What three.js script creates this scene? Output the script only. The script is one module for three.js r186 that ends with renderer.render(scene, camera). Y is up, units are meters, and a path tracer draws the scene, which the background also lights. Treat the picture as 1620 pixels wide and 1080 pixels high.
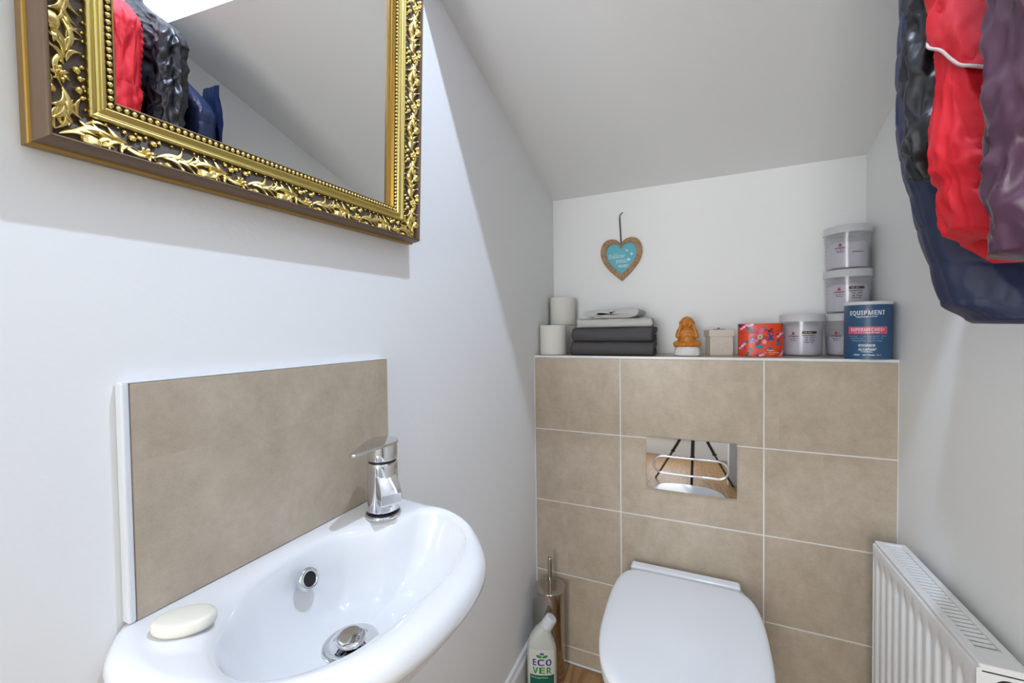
import * as THREE from 'three';
import { RoundedBoxGeometry } from 'three/addons/geometries/RoundedBoxGeometry.js';
import { mergeGeometries, mergeVertices, toCreasedNormals } from 'three/addons/utils/BufferGeometryUtils.js';
import { ImprovedNoise } from 'three/addons/math/ImprovedNoise.js';
import { MarchingCubes } from 'three/addons/objects/MarchingCubes.js';

// ---------------------------------------------------------------- camera, lamps, exposure
const scene = new THREE.Scene();
scene.background = new THREE.Color(0x000000);
const D = Math.PI / 180;
const camera = new THREE.PerspectiveCamera(2 * Math.atan(540 / 649.07) / D, 1620 / 1080, 0.02, 20);
camera.position.set(0.2236, 1.1533, 1.356);
camera.rotation.order = 'YXZ';
camera.rotation.set(-1.3447 * D, 24.0805 * D, -0.7422 * D);
camera.updateMatrixWorld();
const renderer = new THREE.WebGLRenderer({ antialias: true });
renderer.toneMapping = THREE.LinearToneMapping;
renderer.toneMappingExposure = 1.06;
renderer.shadowMap.enabled = true;
const LAMP = { at: [0.3, 2.372, 0.93], color: [0.66, 0.78, 1.0], power: 3.3 };      // recessed downlight over the basin side of the room
const PANE = { x0: -0.6, x1: 0.2, y0: 0.55, y1: 2.0, color: [0.96, 0.99, 1.0], power: 8.6 };   // unseen glowing pane in the hall, placed to light the back wall

// ---------------------------------------------------------------- helpers
const noise = new ImprovedNoise();
const N3 = (x, y, z) => noise.noise(x, y, z);
function rng(seed) { let a = seed >>> 0; return () => { a |= 0; a = a + 0x6D2B79F5 | 0; let t = Math.imul(a ^ a >>> 15, 1 | a); t = t + Math.imul(t ^ t >>> 7, 61 | t) ^ t; return ((t ^ t >>> 14) >>> 0) / 4294967296; }; }
const V = (x, y, z) => new THREE.Vector3(x, y, z);
const lerp = (a, b, t) => a + (b - a) * t;
const sstep = (a, b, x) => { const t = Math.min(1, Math.max(0, (x - a) / (b - a))); return t * t * (3 - 2 * t); };
const used = {};
function numbered(n) { const k = used[n] = (used[n] ?? -1) + 1; return k ? `${n}_${String(k).padStart(3, '0')}` : n; }
const clean = g => { let r = g.index ? g.toNonIndexed() : g.clone(); for (const k of Object.keys(r.attributes)) if (!['position', 'normal', 'uv'].includes(k)) r.deleteAttribute(k); if (!r.attributes.uv) r.setAttribute('uv', new THREE.BufferAttribute(new Float32Array(r.attributes.position.count * 2), 2)); return r; };
const join = gs => gs.length === 1 ? gs[0] : mergeGeometries(gs.map(clean));
function mesh(name, geo, mat, parent) {
  const m = new THREE.Mesh(Array.isArray(geo) ? join(geo) : geo, mat);
  m.castShadow = m.receiveShadow = true;
  m.name = parent && parent !== scene ? name : numbered(name);
  (parent || scene).add(m); return m;
}
function tag(o, label, category, group) { Object.assign(o.userData, { label, category }); if (group) o.userData.group = group; return o; }
function thing(name, label, category, pos = [0, 0, 0], turn = 0, group) {
  const g = new THREE.Group(); g.name = numbered(name); g.position.set(...pos); g.rotation.y = turn; scene.add(g);
  return tag(g, label, category, group);
}
function struct(name, geo, mat, label, category) {
  const m = mesh(name, geo, mat); m.userData.kind = 'structure';
  if (label) tag(m, label, category); return m;
}
function box(x0, x1, y0, y1, z0, z1) { const g = new THREE.BoxGeometry(x1 - x0, y1 - y0, z1 - z0); g.translate((x0 + x1) / 2, (y0 + y1) / 2, (z0 + z1) / 2); return metreUV(g); }
function rbox(x0, x1, y0, y1, z0, z1, r = 0.003, s = 2) { const g = new RoundedBoxGeometry(x1 - x0, y1 - y0, z1 - z0, s, r); g.translate((x0 + x1) / 2, (y0 + y1) / 2, (z0 + z1) / 2); return metreUV(g); }
function metreUV(g, ox = 0, oy = 0) {       // planar uv in metres by face direction
  const p = g.attributes.position, n = g.attributes.normal, uv = new Float32Array(p.count * 2);
  for (let i = 0; i < p.count; i++) {
    const ax = Math.abs(n.getX(i)), ay = Math.abs(n.getY(i)), az = Math.abs(n.getZ(i));
    const [u, v] = ay > ax && ay > az ? [p.getX(i), p.getZ(i)] : ax > az ? [p.getZ(i), p.getY(i)] : [p.getX(i), p.getY(i)];
    uv[2 * i] = u + ox; uv[2 * i + 1] = v + oy;
  }
  g.setAttribute('uv', new THREE.BufferAttribute(uv, 2)); return g;
}
function cyl(r0, r1, h, seg = 32, y = 0) { const g = new THREE.CylinderGeometry(r1, r0, h, seg); g.translate(0, y + h / 2, 0); return g; }
function lathe(pts, seg = 48) { return new THREE.LatheGeometry(pts.map(p => new THREE.Vector2(p[0], p[1])), seg); }
function tube(pts, r, seg = 32, rs = 10, closed = false) { return new THREE.TubeGeometry(new THREE.CatmullRomCurve3(pts.map(p => V(...p)), closed), seg, r, rs, closed); }
// surface from rings of equal length (arrays of [x,y,z]); closed around
function loft(rings, { cap0 = false, cap1 = false, open = false } = {}) {
  const n = rings[0].length, pos = [], uv = [], idx = [], cols = open ? n : n + 1;
  rings.forEach((r, j) => { for (let i = 0; i < cols; i++) { pos.push(...r[i % n]); uv.push(i / (cols - 1), j / (rings.length - 1)); } });
  for (let j = 0; j < rings.length - 1; j++) for (let i = 0; i < cols - 1; i++) { const a = j * cols + i, b = a + 1, c = a + cols, d = c + 1; idx.push(a, b, d, a, d, c); }
  const cap = (j, flip) => { const r = rings[j], c = r.reduce((s, p) => [s[0] + p[0] / n, s[1] + p[1] / n, s[2] + p[2] / n], [0, 0, 0]), k = pos.length / 3; pos.push(...c); uv.push(0.5, 0.5); for (let i = 0; i < cols - 1; i++) { const a = j * cols + i, b = a + 1; flip ? idx.push(k, b, a) : idx.push(k, a, b); } };
  if (cap0) cap(0, true); if (cap1) cap(rings.length - 1, false);
  const g = new THREE.BufferGeometry();
  g.setAttribute('position', new THREE.Float32BufferAttribute(pos, 3)); g.setAttribute('uv', new THREE.Float32BufferAttribute(uv, 2)); g.setIndex(idx);
  g.computeVertexNormals();
  if (!open) { const nn = g.attributes.normal; for (let j = 0; j < rings.length; j++) { const a = j * cols, b = a + cols - 1, v = V(nn.getX(a) + nn.getX(b), nn.getY(a) + nn.getY(b), nn.getZ(a) + nn.getZ(b)).normalize(); nn.setXYZ(a, v.x, v.y, v.z); nn.setXYZ(b, v.x, v.y, v.z); } }
  return g;
}
function at(g, x, y, z) { g.translate(x, y, z); return g; }

// ---------------------------------------------------------------- textures
function dataTex(w, h, fn, srgb = true, rep) {
  const d = new Uint8Array(w * h * 4);
  for (let y = 0; y < h; y++) for (let x = 0; x < w; x++) { const c = fn(x / w, y / h, x, y), i = (y * w + x) * 4; for (let k = 0; k < 3; k++) d[i + k] = Math.max(0, Math.min(255, Math.round(c[k]))); d[i + 3] = 255; }
  const t = new THREE.DataTexture(d, w, h); t.magFilter = THREE.LinearFilter; t.minFilter = THREE.LinearMipmapLinearFilter; t.generateMipmaps = true; t.wrapS = t.wrapT = THREE.RepeatWrapping;
  if (srgb) t.colorSpace = THREE.SRGBColorSpace; if (rep) t.repeat.set(...rep); t.needsUpdate = true; return t;
}
const pn = (u, v, f, s) => {     // tiling 2-D noise on a torus
  const a = u * 2 * Math.PI, b = v * 2 * Math.PI, r = f / (2 * Math.PI);
  return N3(Math.cos(a) * r + s, Math.sin(a) * r + Math.cos(b) * r * 1.3, Math.sin(b) * r * 1.3 + s * 2.7);
};
const rT = rng(5);
const tileMap = dataTex(512, 512, (u, v) => { const c = 9 * N3(u * 9, v * 7, 1.3) + 7 * N3(u * 24, v * 20, 4.1) + 5 * N3(u * 70, v * 60, 7.7) + (rT() - 0.5) * 9; return [186 + c, 171 + c, 151 + c * 1.05]; }, true, [2.1, 2.1]);
const tileBump = dataTex(256, 256, (u, v) => { const c = 128 + (rT() - 0.5) * 120; return [c, c, c]; }, false, [2.5, 2.5]);
const paintBump = dataTex(256, 256, (u, v) => { const c = 128 + 70 * pn(u, v, 26, 3) + 50 * pn(u, v, 60, 8); return [c, c, c]; }, false, [4, 4]);
const clothBump = dataTex(128, 128, (u, v, x, y) => { const c = 128 + 90 * Math.sin(x * Math.PI / 2) * Math.sin(y * Math.PI / 2) + (rT() - 0.5) * 60; return [c, c, c]; }, false, [30, 30]);
const terryBump = dataTex(128, 128, () => { const c = 255 * rT(); return [c, c, c]; }, false, [14, 14]);
function woodTex(seed, base, dark) { return dataTex(256, 1024, (u, v) => { const w = pn(u, v, 3, seed) * 1.2; const g = 0.5 + 0.5 * Math.sin((u * 9 + w * 2.4 + pn(u, v * 0.5, 5, seed + 3)) * 6.28); const f = N3(u * 90, v * 6, seed) * 0.5 + N3(u * 30, v * 2.2, seed + 9) * 0.6; const k = Math.min(1, Math.max(0, 0.35 * g * g + 0.35 * f + 0.25)); return base.map((b, i) => lerp(b, dark[i], k)); }); }
const floorTex = [11.2, 23.7, 35.1].map(s => woodTex(s, [190, 152, 104], [122, 84, 48]));
const frameWood = woodTex(52.3, [186, 150, 110], [128, 94, 62]);

function canvasTex(w, h, draw) { const c = document.createElement('canvas'); c.width = w; c.height = h; draw(c.getContext('2d'), w, h); const t = new THREE.CanvasTexture(c); t.colorSpace = THREE.SRGBColorSpace; t.magFilter = THREE.LinearFilter; return t; }

// a line of print too small to read in the photograph: short uneven strokes, centred on x
function smallPrint(c, x, y, w, h, seed) { const r = rng(seed); let p = x - w / 2; while (p < x + w / 2) { const l = h * (0.35 + 0.5 * r()); if (r() > 0.14) c.fillRect(p, y - h * (0.7 + 0.3 * r()), Math.min(l, x + w / 2 - p), h * (0.55 + 0.35 * r())); p += l + h * 0.22; } }

// ---------------------------------------------------------------- materials
const std = (c, rough, o = {}) => new THREE.MeshStandardMaterial({ color: Array.isArray(c) ? new THREE.Color().setRGB(...c) : c, roughness: rough, ...o });
const phys = (c, rough, o = {}) => new THREE.MeshPhysicalMaterial({ color: Array.isArray(c) ? new THREE.Color().setRGB(...c) : c, roughness: rough, ...o });
const M = {
  paint: std([0.885, 0.89, 0.88], 0.62, { bumpMap: paintBump, bumpScale: 0.00025 }),
  gloss: std([0.82, 0.82, 0.81], 0.3),
  grout: std([0.82, 0.81, 0.77], 0.85),
  tile: std(0xffffff, 0.34, { map: tileMap, bumpMap: tileBump, bumpScale: 0.00005 }),
  trimPlastic: std([0.78, 0.8, 0.82], 0.3),
  ceramic: phys([0.86, 0.87, 0.88], 0.07, { clearcoat: 0.4, clearcoatRoughness: 0.03 }),
  seat: std([0.9, 0.91, 0.93], 0.16),
  chrome: std([0.72, 0.73, 0.75], 0.05, { metalness: 1 }),
  plate: std([0.5, 0.5, 0.51], 0.03, { metalness: 1 }),
  steel: std([0.5, 0.46, 0.42], 0.14, { metalness: 1 }),
  mirror: std([0.86, 0.87, 0.86], 0.0, { metalness: 1 }),
  black: std([0.008, 0.008, 0.01], 0.5),
  goldBright: std([0.8, 0.65, 0.26], 0.27, { metalness: 1 }),
  goldSmooth: std([0.62, 0.5, 0.17], 0.33, { metalness: 1 }),
  goldEdge: std([0.34, 0.2, 0.045], 0.38, { metalness: 1 }),
  ground: std([0.055, 0.036, 0.026], 0.55),
  umber: std([0.13, 0.075, 0.035], 0.42),
  radiator: std([0.84, 0.84, 0.83], 0.28),
  soap: std([0.82, 0.79, 0.68], 0.45),
  roll: std([0.84, 0.82, 0.75], 0.9, { bumpMap: terryBump, bumpScale: 0.0003 }),
  card: std([0.45, 0.34, 0.22], 0.9),
  greyTowel: phys([0.12, 0.115, 0.12], 0.95, { bumpMap: terryBump, bumpScale: 0.0012, sheen: 0.4, sheenRoughness: 0.6 }),
  whiteTowel: phys([0.72, 0.71, 0.68], 0.95, { bumpMap: terryBump, bumpScale: 0.001 }),
  figurine: std([0.55, 0.2, 0.025], 0.45),
  plinth: std([0.8, 0.79, 0.77], 0.8),
  cream: std([0.68, 0.62, 0.54], 0.8),
  tub: phys([0.95, 0.95, 0.96], 0.22, { transmission: 0.9, thickness: 0, side: THREE.DoubleSide }),
  tubLid: phys([0.95, 0.95, 0.96], 0.55, { transmission: 0.55, thickness: 0, side: THREE.DoubleSide }),
  powder: std([0.68, 0.64, 0.72], 0.9),
  bottle: phys([0.72, 0.73, 0.66], 0.3, { transmission: 0.2, thickness: 0 }),
  cap: phys([0.86, 0.87, 0.88], 0.25, { transmission: 0.25, thickness: 0 }),
  navy: phys([0.014, 0.024, 0.075], 0.42, { sheen: 0.3, sheenRoughness: 0.4, bumpMap: clothBump, bumpScale: 0.0001 }),
  blackNylon: std([0.01, 0.011, 0.015], 0.36, { bumpMap: clothBump, bumpScale: 0.0001 }),
  red: std([0.72, 0.006, 0.02], 0.6, { bumpMap: clothBump, bumpScale: 0.0002 }),
  purple: std([0.075, 0.026, 0.055], 0.3, { bumpMap: clothBump, bumpScale: 0.0001 }),
  piping: std([0.5, 0.4, 0.37], 0.6),
};

// ================================================================ THE ROOM
const XL = -0.2974, XR = 0.6991, ZB = -0.2317, YL = 1.069, ZE = 0.675, ZF = 1.62, HC = 2.4, T = 0.1;
const slopeY = z => 1.6757 + 0.2819 * (z - ZB);
struct('wall_left', box(XL - T, XL, 0, HC + T, ZB - T, ZF), M.paint, 'white painted wall carrying the gilt mirror and basin', 'wall');
struct('wall_right', box(XR, XR + T, 0, HC + T, ZB - T, ZF), M.paint, 'white painted wall behind the radiator and hanging coats', 'wall');
struct('wall_back', box(XL, XR, 0, HC, ZB - T, ZB), M.paint, 'white painted wall above the tiled ledge', 'wall');
{ // sloping soffit, upstand at its edge, flat ceiling beyond
  const s = new THREE.Shape();
  [[ZB, slopeY(ZB)], [ZE, slopeY(ZE)], [ZE, HC], [ZF, HC], [ZF, HC + T], [ZB - T, HC + T], [ZB - T, slopeY(ZB)]].forEach(([z, y], i) => i ? s.lineTo(-z, y) : s.moveTo(-z, y));
  const g = new THREE.ExtrudeGeometry(s, { depth: XR - XL, bevelEnabled: false }); g.rotateY(Math.PI / 2); g.translate(XL, 0, 0);
  struct('ceiling', metreUV(g), M.paint, 'white sloping soffit rising from the back wall', 'ceiling');
}
struct('wall_front', [box(XL - T, -0.26, 0, HC + T, ZF, ZF + T), box(0.54, XR + T, 0, HC + T, ZF, ZF + T), box(-0.26, 0.54, 2.04, HC + T, ZF, ZF + T)], M.paint, 'white wall with the doorway behind the camera', 'wall');  // out of view; opening placed so the hall light reaches the back wall
// hall beyond the doorway
const HZ = 3.3, HX0 = -1.0, HX1 = 1.4;
struct('wall_hall_left', box(HX0 - T, HX0, 0, HC + T, ZF, HZ), M.paint);
struct('wall_hall_right', box(HX1, HX1 + T, 0, HC + T, ZF, HZ), M.paint);
struct('wall_hall_back', box(HX0 - T, HX1 + T, 0, HC + T, HZ, HZ + T), M.paint);
struct('wall_hall_front', [box(HX0 - T, XL - T, 0, HC + T, ZF, ZF + T), box(XR + T, HX1 + T, 0, HC + T, ZF, ZF + T)], M.paint);
struct('ceiling_hall', box(HX0, HX1, HC, HC + T, ZF + T, HZ), M.paint);
// floor of oak boards
{
  const floor = struct('floor', box(HX0, HX1, -0.1, -0.012, ZB - T, HZ), std([0.1, 0.07, 0.045], 0.8), 'oak wood plank floor', 'floor');
  const mats = floorTex.map(t => { t.repeat.set(2.6, 0.8); return std(0xffffff, 0.42, { map: t }); });
  const r = rng(77), w = 0.17;
  for (let i = 0, x = XL - 4 * w - 0.05; x < HX1 - 0.01; i++, x += w) {
    const x0 = Math.max(x, HX0) + 0.0007, x1 = Math.min(x + w, HX1) - 0.0007; if (x1 - x0 < 0.02) continue;
    for (let z = 0.004 - r() * 0.9; z < HZ; z += 1.2) {
      const z0 = Math.max(0.004, z) + 0.0007, z1 = Math.min(z + 1.2, HZ) - 0.0007; if (z1 - z0 < 0.05) continue;
      if ((x1 < XL || x0 > XR) && z1 < ZF) continue;
      const g = box(x0, x1, -0.012, 0, z0, z1); metreUV(g, r() * 3, r() * 3);
      mesh('plank', g, mats[Math.floor(r() * 3)], floor);
    }
  }
}
// cistern boxing, tiled in front and on top
const TH = 0.2511, Y0 = 1.0619, G = 0.002;
{
  const w = struct('wall_back_lower', [box(XL, XR, 0, YL - 0.0015, ZB, -0.0015)], M.grout, 'beige tiled boxing with white grout below the ledge', 'tiled wall');
  const r = rng(9), cols = [[XL + 0.003, -G], [G, 0.402 - G], [0.402 + G, XR - 0.002]], put = (x0, x1, y0, y1, z0, z1) => { const g = rbox(x0, x1, y0, y1, z0, z1, 0.0008, 1); metreUV(g, r() * 4, r() * 4); mesh('tile', g, M.tile, w); };
  for (let k = 0; k < 5; k++) for (const [x0, x1] of cols) put(x0, x1, k === 4 ? 0.003 : Y0 - (k + 1) * TH + G, Y0 - k * TH - (k ? G : 0.0005), -0.006, 0);
  for (const [x0, x1] of cols) put(x0, x1, YL - 0.006, YL, ZB + 0.002, -0.006);
  const e = struct('trim_1', rbox(XL + 0.0005, XR - 0.0005, Y0, YL + 0.0008, -0.006, 0.0022, 0.0012), M.trimPlastic, 'thin white trim along the front edge of the ledge', 'trim');
  struct('trim_2', rbox(XL, XL + 0.003, 0, Y0 - 0.0005, -0.004, 0.0012, 0.0006), M.trimPlastic, 'thin white bead in the corner beside the beige tiles', 'trim');
  struct('trim_3', rbox(XL + 0.02, XR, 0, 0.006, 0.0, 0.0035, 0.001), M.trimPlastic, 'thin white sealant line between tiles and floor', 'trim');
}
{ // skirting with stepped top
  const s = new THREE.Shape(); [[0, 0], [0.016, 0], [0.016, 0.085], [0.013, 0.092], [0.011, 0.094], [0.008, 0.106], [0, 0.109]].forEach(([x, y], i) => i ? s.lineTo(x, y) : s.moveTo(x, y));
  const g = new THREE.ExtrudeGeometry(s, { depth: ZF - 0.005, bevelEnabled: false }); g.translate(XL, 0, 0.004);
  struct('baseboard_left', metreUV(g), M.gloss, 'white skirting board along the floor by the basin wall', 'skirting board');
  const h = g.clone(); h.scale(-1, 1, 1); h.translate(XR + XL, 0, 0); const ix = h.index; if (!ix) { const p = h.attributes.position.array; for (let i = 0; i < p.length; i += 9) for (let k = 0; k < 3; k++) { const t = p[i + 3 + k]; p[i + 3 + k] = p[i + 6 + k]; p[i + 6 + k] = t; } } h.computeVertexNormals();
  struct('baseboard_right', metreUV(h), M.gloss, 'white skirting board below the radiator', 'skirting board');
}

// ---------------------------------------------------------------- lamps
{
  const d = thing('ceiling_downlight', 'round recessed downlight in the flat white ceiling', 'ceiling light', [LAMP.at[0], HC, LAMP.at[2]]);
  mesh('trim_ring', lathe([[0.03, -0.001], [0.032, -0.006], [0.042, -0.006], [0.045, -0.003], [0.045, 0]]), M.gloss, d);
  mesh('lens', at(cyl(0.031, 0.031, 0.006, 32), 0, -0.007, 0), std(0xffffff, 0.4, { emissive: new THREE.Color().setRGB(...LAMP.color), emissiveIntensity: 3 }), d);
  const l = new THREE.SpotLight(new THREE.Color().setRGB(...LAMP.color), LAMP.power, 0, 82 * D, 0.6, 2);
  l.position.set(...LAMP.at); l.target.position.set(LAMP.at[0], 0, LAMP.at[2]); l.castShadow = true; l.shadow.radius = 0.6; l.shadow.mapSize.set(2048, 2048); l.shadow.camera.near = 0.02; l.shadow.bias = -0.0005;
  scene.add(l, l.target);
  const w = (PANE.x1 - PANE.x0), h = PANE.y1 - PANE.y0, cx = (PANE.x0 + PANE.x1) / 2, cy = (PANE.y0 + PANE.y1) / 2;
  const f = struct('window_1', [box(PANE.x0 - 0.06, PANE.x0, PANE.y0 - 0.06, PANE.y1 + 0.06, HZ - 0.05, HZ), box(PANE.x1, PANE.x1 + 0.06, PANE.y0 - 0.06, PANE.y1 + 0.06, HZ - 0.05, HZ), box(PANE.x0, PANE.x1, PANE.y1, PANE.y1 + 0.06, HZ - 0.05, HZ), box(PANE.x0, PANE.x1, PANE.y0 - 0.06, PANE.y0, HZ - 0.05, HZ)], M.gloss, 'unseen glowing hall window, out of view, placed to light the back wall', 'window');
  mesh('unseen_glow_pane', box(PANE.x0, PANE.x1, PANE.y0, PANE.y1, HZ - 0.02, HZ - 0.012), std(0xffffff, 0.6, { emissive: new THREE.Color().setRGB(...PANE.color), emissiveIntensity: 1.5 }), f);  // glowing pane out of view behind the camera
  const { RectAreaLightUniformsLib } = await import('three/addons/lights/RectAreaLightUniformsLib.js'); RectAreaLightUniformsLib.init();
  const a = new THREE.RectAreaLight(new THREE.Color().setRGB(...PANE.color), PANE.power, w, h);  // unseen source at the hall pane, lights back wall, soffit and tiles
  a.position.set(cx, cy, HZ - 0.025); a.lookAt(cx, cy, 0); scene.add(a);
}

// ================================================================ GILT MIRROR
{
  const W = 0.508, H = 0.66, RW = 0.062;
  const g = thing('gilt_mirror', 'rectangular mirror in a carved gold frame hung on the white wall', 'mirror', [XL + 0.0015, 1.3215, 0.951]);
  g.rotation.order = 'YXZ'; g.rotation.set(3.3 * D, 90 * D, 1.3 * D);
  const glass = mesh('mirror_glass', box(-W / 2 + 0.05, W / 2 - 0.05, 0.05, H - 0.05, 0.003, 0.005), M.mirror, g);
  mesh('backing_board', box(-W / 2 + 0.01, W / 2 - 0.01, 0.01, H - 0.01, 0, 0.003), M.card, g);
  // mitred rail from a profile [u, h]: u inwards from the outer edge, h out of the wall
  const corner = [[-W / 2, 0], [W / 2, 0], [W / 2, H], [-W / 2, H]], inn = [[1, 1], [-1, 1], [-1, -1], [1, -1]];
  function moulding(profile) {
    const rails = [];
    for (let k = 0; k < 4; k++) {
      const A = corner[k], B = corner[(k + 1) % 4], a = inn[k], b = inn[(k + 1) % 4];
      const ring = (c, i) => profile.map(([u, h]) => [c[0] + i[0] * u, c[1] + i[1] * u, h]);
      const rg = loft([ring(A, a), ring(B, b)], { open: true }); rails.push(toCreasedNormals(rg, 0.5));
    }
    return rails;
  }
  const RN = ['bottom', 'side', 'top', 'side'];
  const smooth = (pts, n = 6) => new THREE.CatmullRomCurve3(pts.map(p => V(p[0], p[1], 0)), false, 'centripetal').getPoints(pts.length * n).map(v => [v.x, v.y]);
  const outer = moulding([[0.002, 0], [0, 0.002], [0, 0.0135], [0.0008, 0.0148], [0.0022, 0.0152]]);
  const cove = moulding(smooth([[0.0022, 0.0152], [0.0028, 0.021], [0.0042, 0.03], [0.0056, 0.0352], [0.0072, 0.0362], [0.0084, 0.0352], [0.0088, 0.031]], 3));
  const BED = [[0.0088, 0.031], [0.0105, 0.0262], [0.017, 0.0246], [0.026, 0.0215], [0.036, 0.018]];
  const bed = moulding(smooth(BED, 3));
  const fillet = moulding([...smooth([[0.036, 0.018], [0.0368, 0.0217], [0.0388, 0.0227], [0.041, 0.0213], [0.042, 0.0193]], 3), ...smooth([[0.0435, 0.0183], [0.0452, 0.0187], [0.0465, 0.0203], [0.0488, 0.0203], [0.0502, 0.0185], [0.051, 0.0165]], 3)]);
  const channel = moulding([[0.051, 0.0165], [0.052, 0.014], [0.056, 0.014], [0.0572, 0.0157]]);
  const sight = moulding([[0.0572, 0.0157], [0.0582, 0.0157], [0.0592, 0.014], [0.0602, 0.0095], [0.061, 0.009], [0.0618, 0.006], [0.0618, 0.0042]]);
  const soft = z => z > 0.031 ? 0.031 + 0.0045 * (1 - Math.exp(-(z - 0.031) / 0.0045)) : z;
  const bedH = u => { for (let i = 0; i < 4; i++) if (u <= BED[i + 1][0]) return lerp(BED[i][1], BED[i + 1][1], Math.max(0, (u - BED[i][0]) / (BED[i + 1][0] - BED[i][0]))); return BED[4][1]; };
  // carved foliage: each element is a small relief on the bed
  const leaf = (s0, u0, s1, u1, bend, w, hgt) => {        // pointed leaf from (s0,u0) to (s1,u1), curving sideways by bend
    const n = 9, m = 6, rings = [], ds = s1 - s0, du = u1 - u0, L = Math.hypot(ds, du), nx = -du / L, ny = ds / L;
    for (let j = 0; j <= n; j++) {
      const t = j / n, b = bend * Math.sin(Math.PI * t) * L, cs = s0 + ds * t + nx * b, cu = u0 + du * t + ny * b, ww = w * Math.pow(Math.sin(Math.PI * Math.min(0.999, 0.08 + 0.92 * t)), 0.75) * (1 - 0.25 * t);
      const ring = [];
      for (let i = 0; i <= m; i++) { const q = i / m * 2 - 1, rib = Math.abs(q) < 0.2 ? 0.22 : 0; ring.push([cs + nx * ww * q, cu + ny * ww * q, (hgt * Math.sqrt(Math.max(0, 1 - q * q)) * (0.55 + 0.6 * Math.sin(Math.PI * t)) * (1 - rib)) - 0.0006 + hgt * 0.35 * t]); }
      rings.push(ring);
    }
    return loft(rings, { open: true });
  };
  const blob = (s, u, rs, ru, hgt, seg = 10) => { const b = new THREE.SphereGeometry(1, seg, 7); b.scale(rs, ru, hgt); b.translate(s, u, hgt * 0.35); return b; };
  const K = 1.5;                                     // fullness of the carving
  function unit(r) {
    const e = [], lf = (a, b, c, d, q, w, h) => e.push(leaf(a, b, c, d, q, w * K, h * 1.25)), bl = (a, b, c, d, h, n) => e.push(blob(a, b, c * 1.12, d * 1.12, h * 1.15, n));
    lf(0, 0.019, 0.03, 0.021, 0.18, 0.0026, 0.0036); lf(0.03, 0.021, 0.062, 0.018, -0.2, 0.0024, 0.0034); lf(0.06, 0.018, 0.09, 0.019, 0.15, 0.0024, 0.0032);
    bl(0.010, 0.0122, 0.0066, 0.0052, 0.0062, 16); lf(0.016, 0.0125, 0.027, 0.0132, 0.1, 0.0028, 0.0034);
    lf(0.03, 0.021, 0.013, 0.0075, -0.2, 0.0022, 0.0034); lf(0.035, 0.021, 0.021, 0.007, -0.24, 0.002, 0.0034); lf(0.041, 0.02, 0.03, 0.0068, -0.22, 0.002, 0.0034);
    lf(0.028, 0.022, 0.013, 0.032, 0.22, 0.0022, 0.0034); lf(0.037, 0.022, 0.024, 0.033, 0.2, 0.002, 0.0032); lf(0.02, 0.0235, 0.004, 0.0315, 0.2, 0.002, 0.003);
    for (let k = 0; k < 7; k++) { const a = k * Math.PI / 3.5 + 0.3; lf(0.051 + 0.001 * Math.cos(a), 0.0165 + 0.001 * Math.sin(a), 0.051 + 0.0078 * Math.cos(a), 0.0165 + 0.0078 * Math.sin(a), 0.08, 0.0017, 0.0034); }
    bl(0.051, 0.0165, 0.0024, 0.0024, 0.0056, 10);
    bl(0.0415, 0.0285, 0.003, 0.003, 0.0042, 12); bl(0.0475, 0.031, 0.0024, 0.0024, 0.0036, 10); bl(0.0365, 0.0325, 0.0019, 0.0019, 0.003, 8); bl(0.058, 0.0295, 0.003, 0.0028, 0.0042, 12); bl(0.0635, 0.0325, 0.002, 0.002, 0.003, 8); bl(0.053, 0.0335, 0.0016, 0.0016, 0.0026, 8);
    bl(0.0595, 0.0088, 0.0036, 0.0032, 0.0046, 12); bl(0.0665, 0.0105, 0.0034, 0.003, 0.0044, 12);
    lf(0.064, 0.019, 0.081, 0.007, 0.24, 0.0024, 0.0036); lf(0.071, 0.019, 0.092, 0.0085, 0.2, 0.0022, 0.0034); lf(0.079, 0.019, 0.1, 0.0115, 0.2, 0.0018, 0.003);
    lf(0.066, 0.02, 0.083, 0.0325, -0.22, 0.0024, 0.0036); lf(0.074, 0.02, 0.093, 0.0295, -0.2, 0.002, 0.0032); lf(0.084, 0.0205, 0.099, 0.0335, -0.2, 0.0018, 0.003);
    for (let k = 0; k < 9; k++) bl(0.002 + k * 0.01 + r() * 0.004, 0.0338 + r() * 0.0012, 0.0013, 0.0012, 0.0022, 7);
    return e;
  }
  for (let k = 0; k < 4; k++) {
    const A = corner[k], B = corner[(k + 1) % 4], len = k % 2 ? H : W, dir = [(B[0] - A[0]) / len, (B[1] - A[1]) / len], nin = [-dir[1], dir[0]];
    const rail = mesh(k % 2 ? 'side_rail' : (k ? 'top_rail' : 'bottom_rail'), outer[k], M.goldEdge, g);
    mesh('outer_cove', cove[k], M.umber, rail);
    mesh('carving_ground', bed[k], M.ground, rail);
    mesh('gilt_fillet', fillet[k], M.goldSmooth, rail);
    mesh('bead_channel', channel[k], M.ground, rail);
    mesh('sight_edge', sight[k], M.goldEdge, rail);
    const r = rng(31 + k), parts = [], L0 = 0.024, nU = Math.round((len - 2 * L0) / 0.09), su = (len - 2 * L0) / (nU * 0.09);
    for (let n = 0; n < nU; n++) for (const e of unit(r)) {
      const q = clean(e), p = q.attributes.position;
      for (let i = 0; i < p.count; i++) {
        const s = Math.min(len - 0.0085, Math.max(0.0085, L0 + (n * 0.09 + p.getX(i)) * su)), u = p.getY(i), h = p.getZ(i), lim = Math.min(s, len - s);
        const uu = Math.max(0.0092, Math.min(u, lim));
        p.setXYZ(i, A[0] + dir[0] * s + nin[0] * uu, A[1] + dir[1] * s + nin[1] * uu, soft(bedH(uu) + h));
      }
      parts.push(q);
    }
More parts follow.
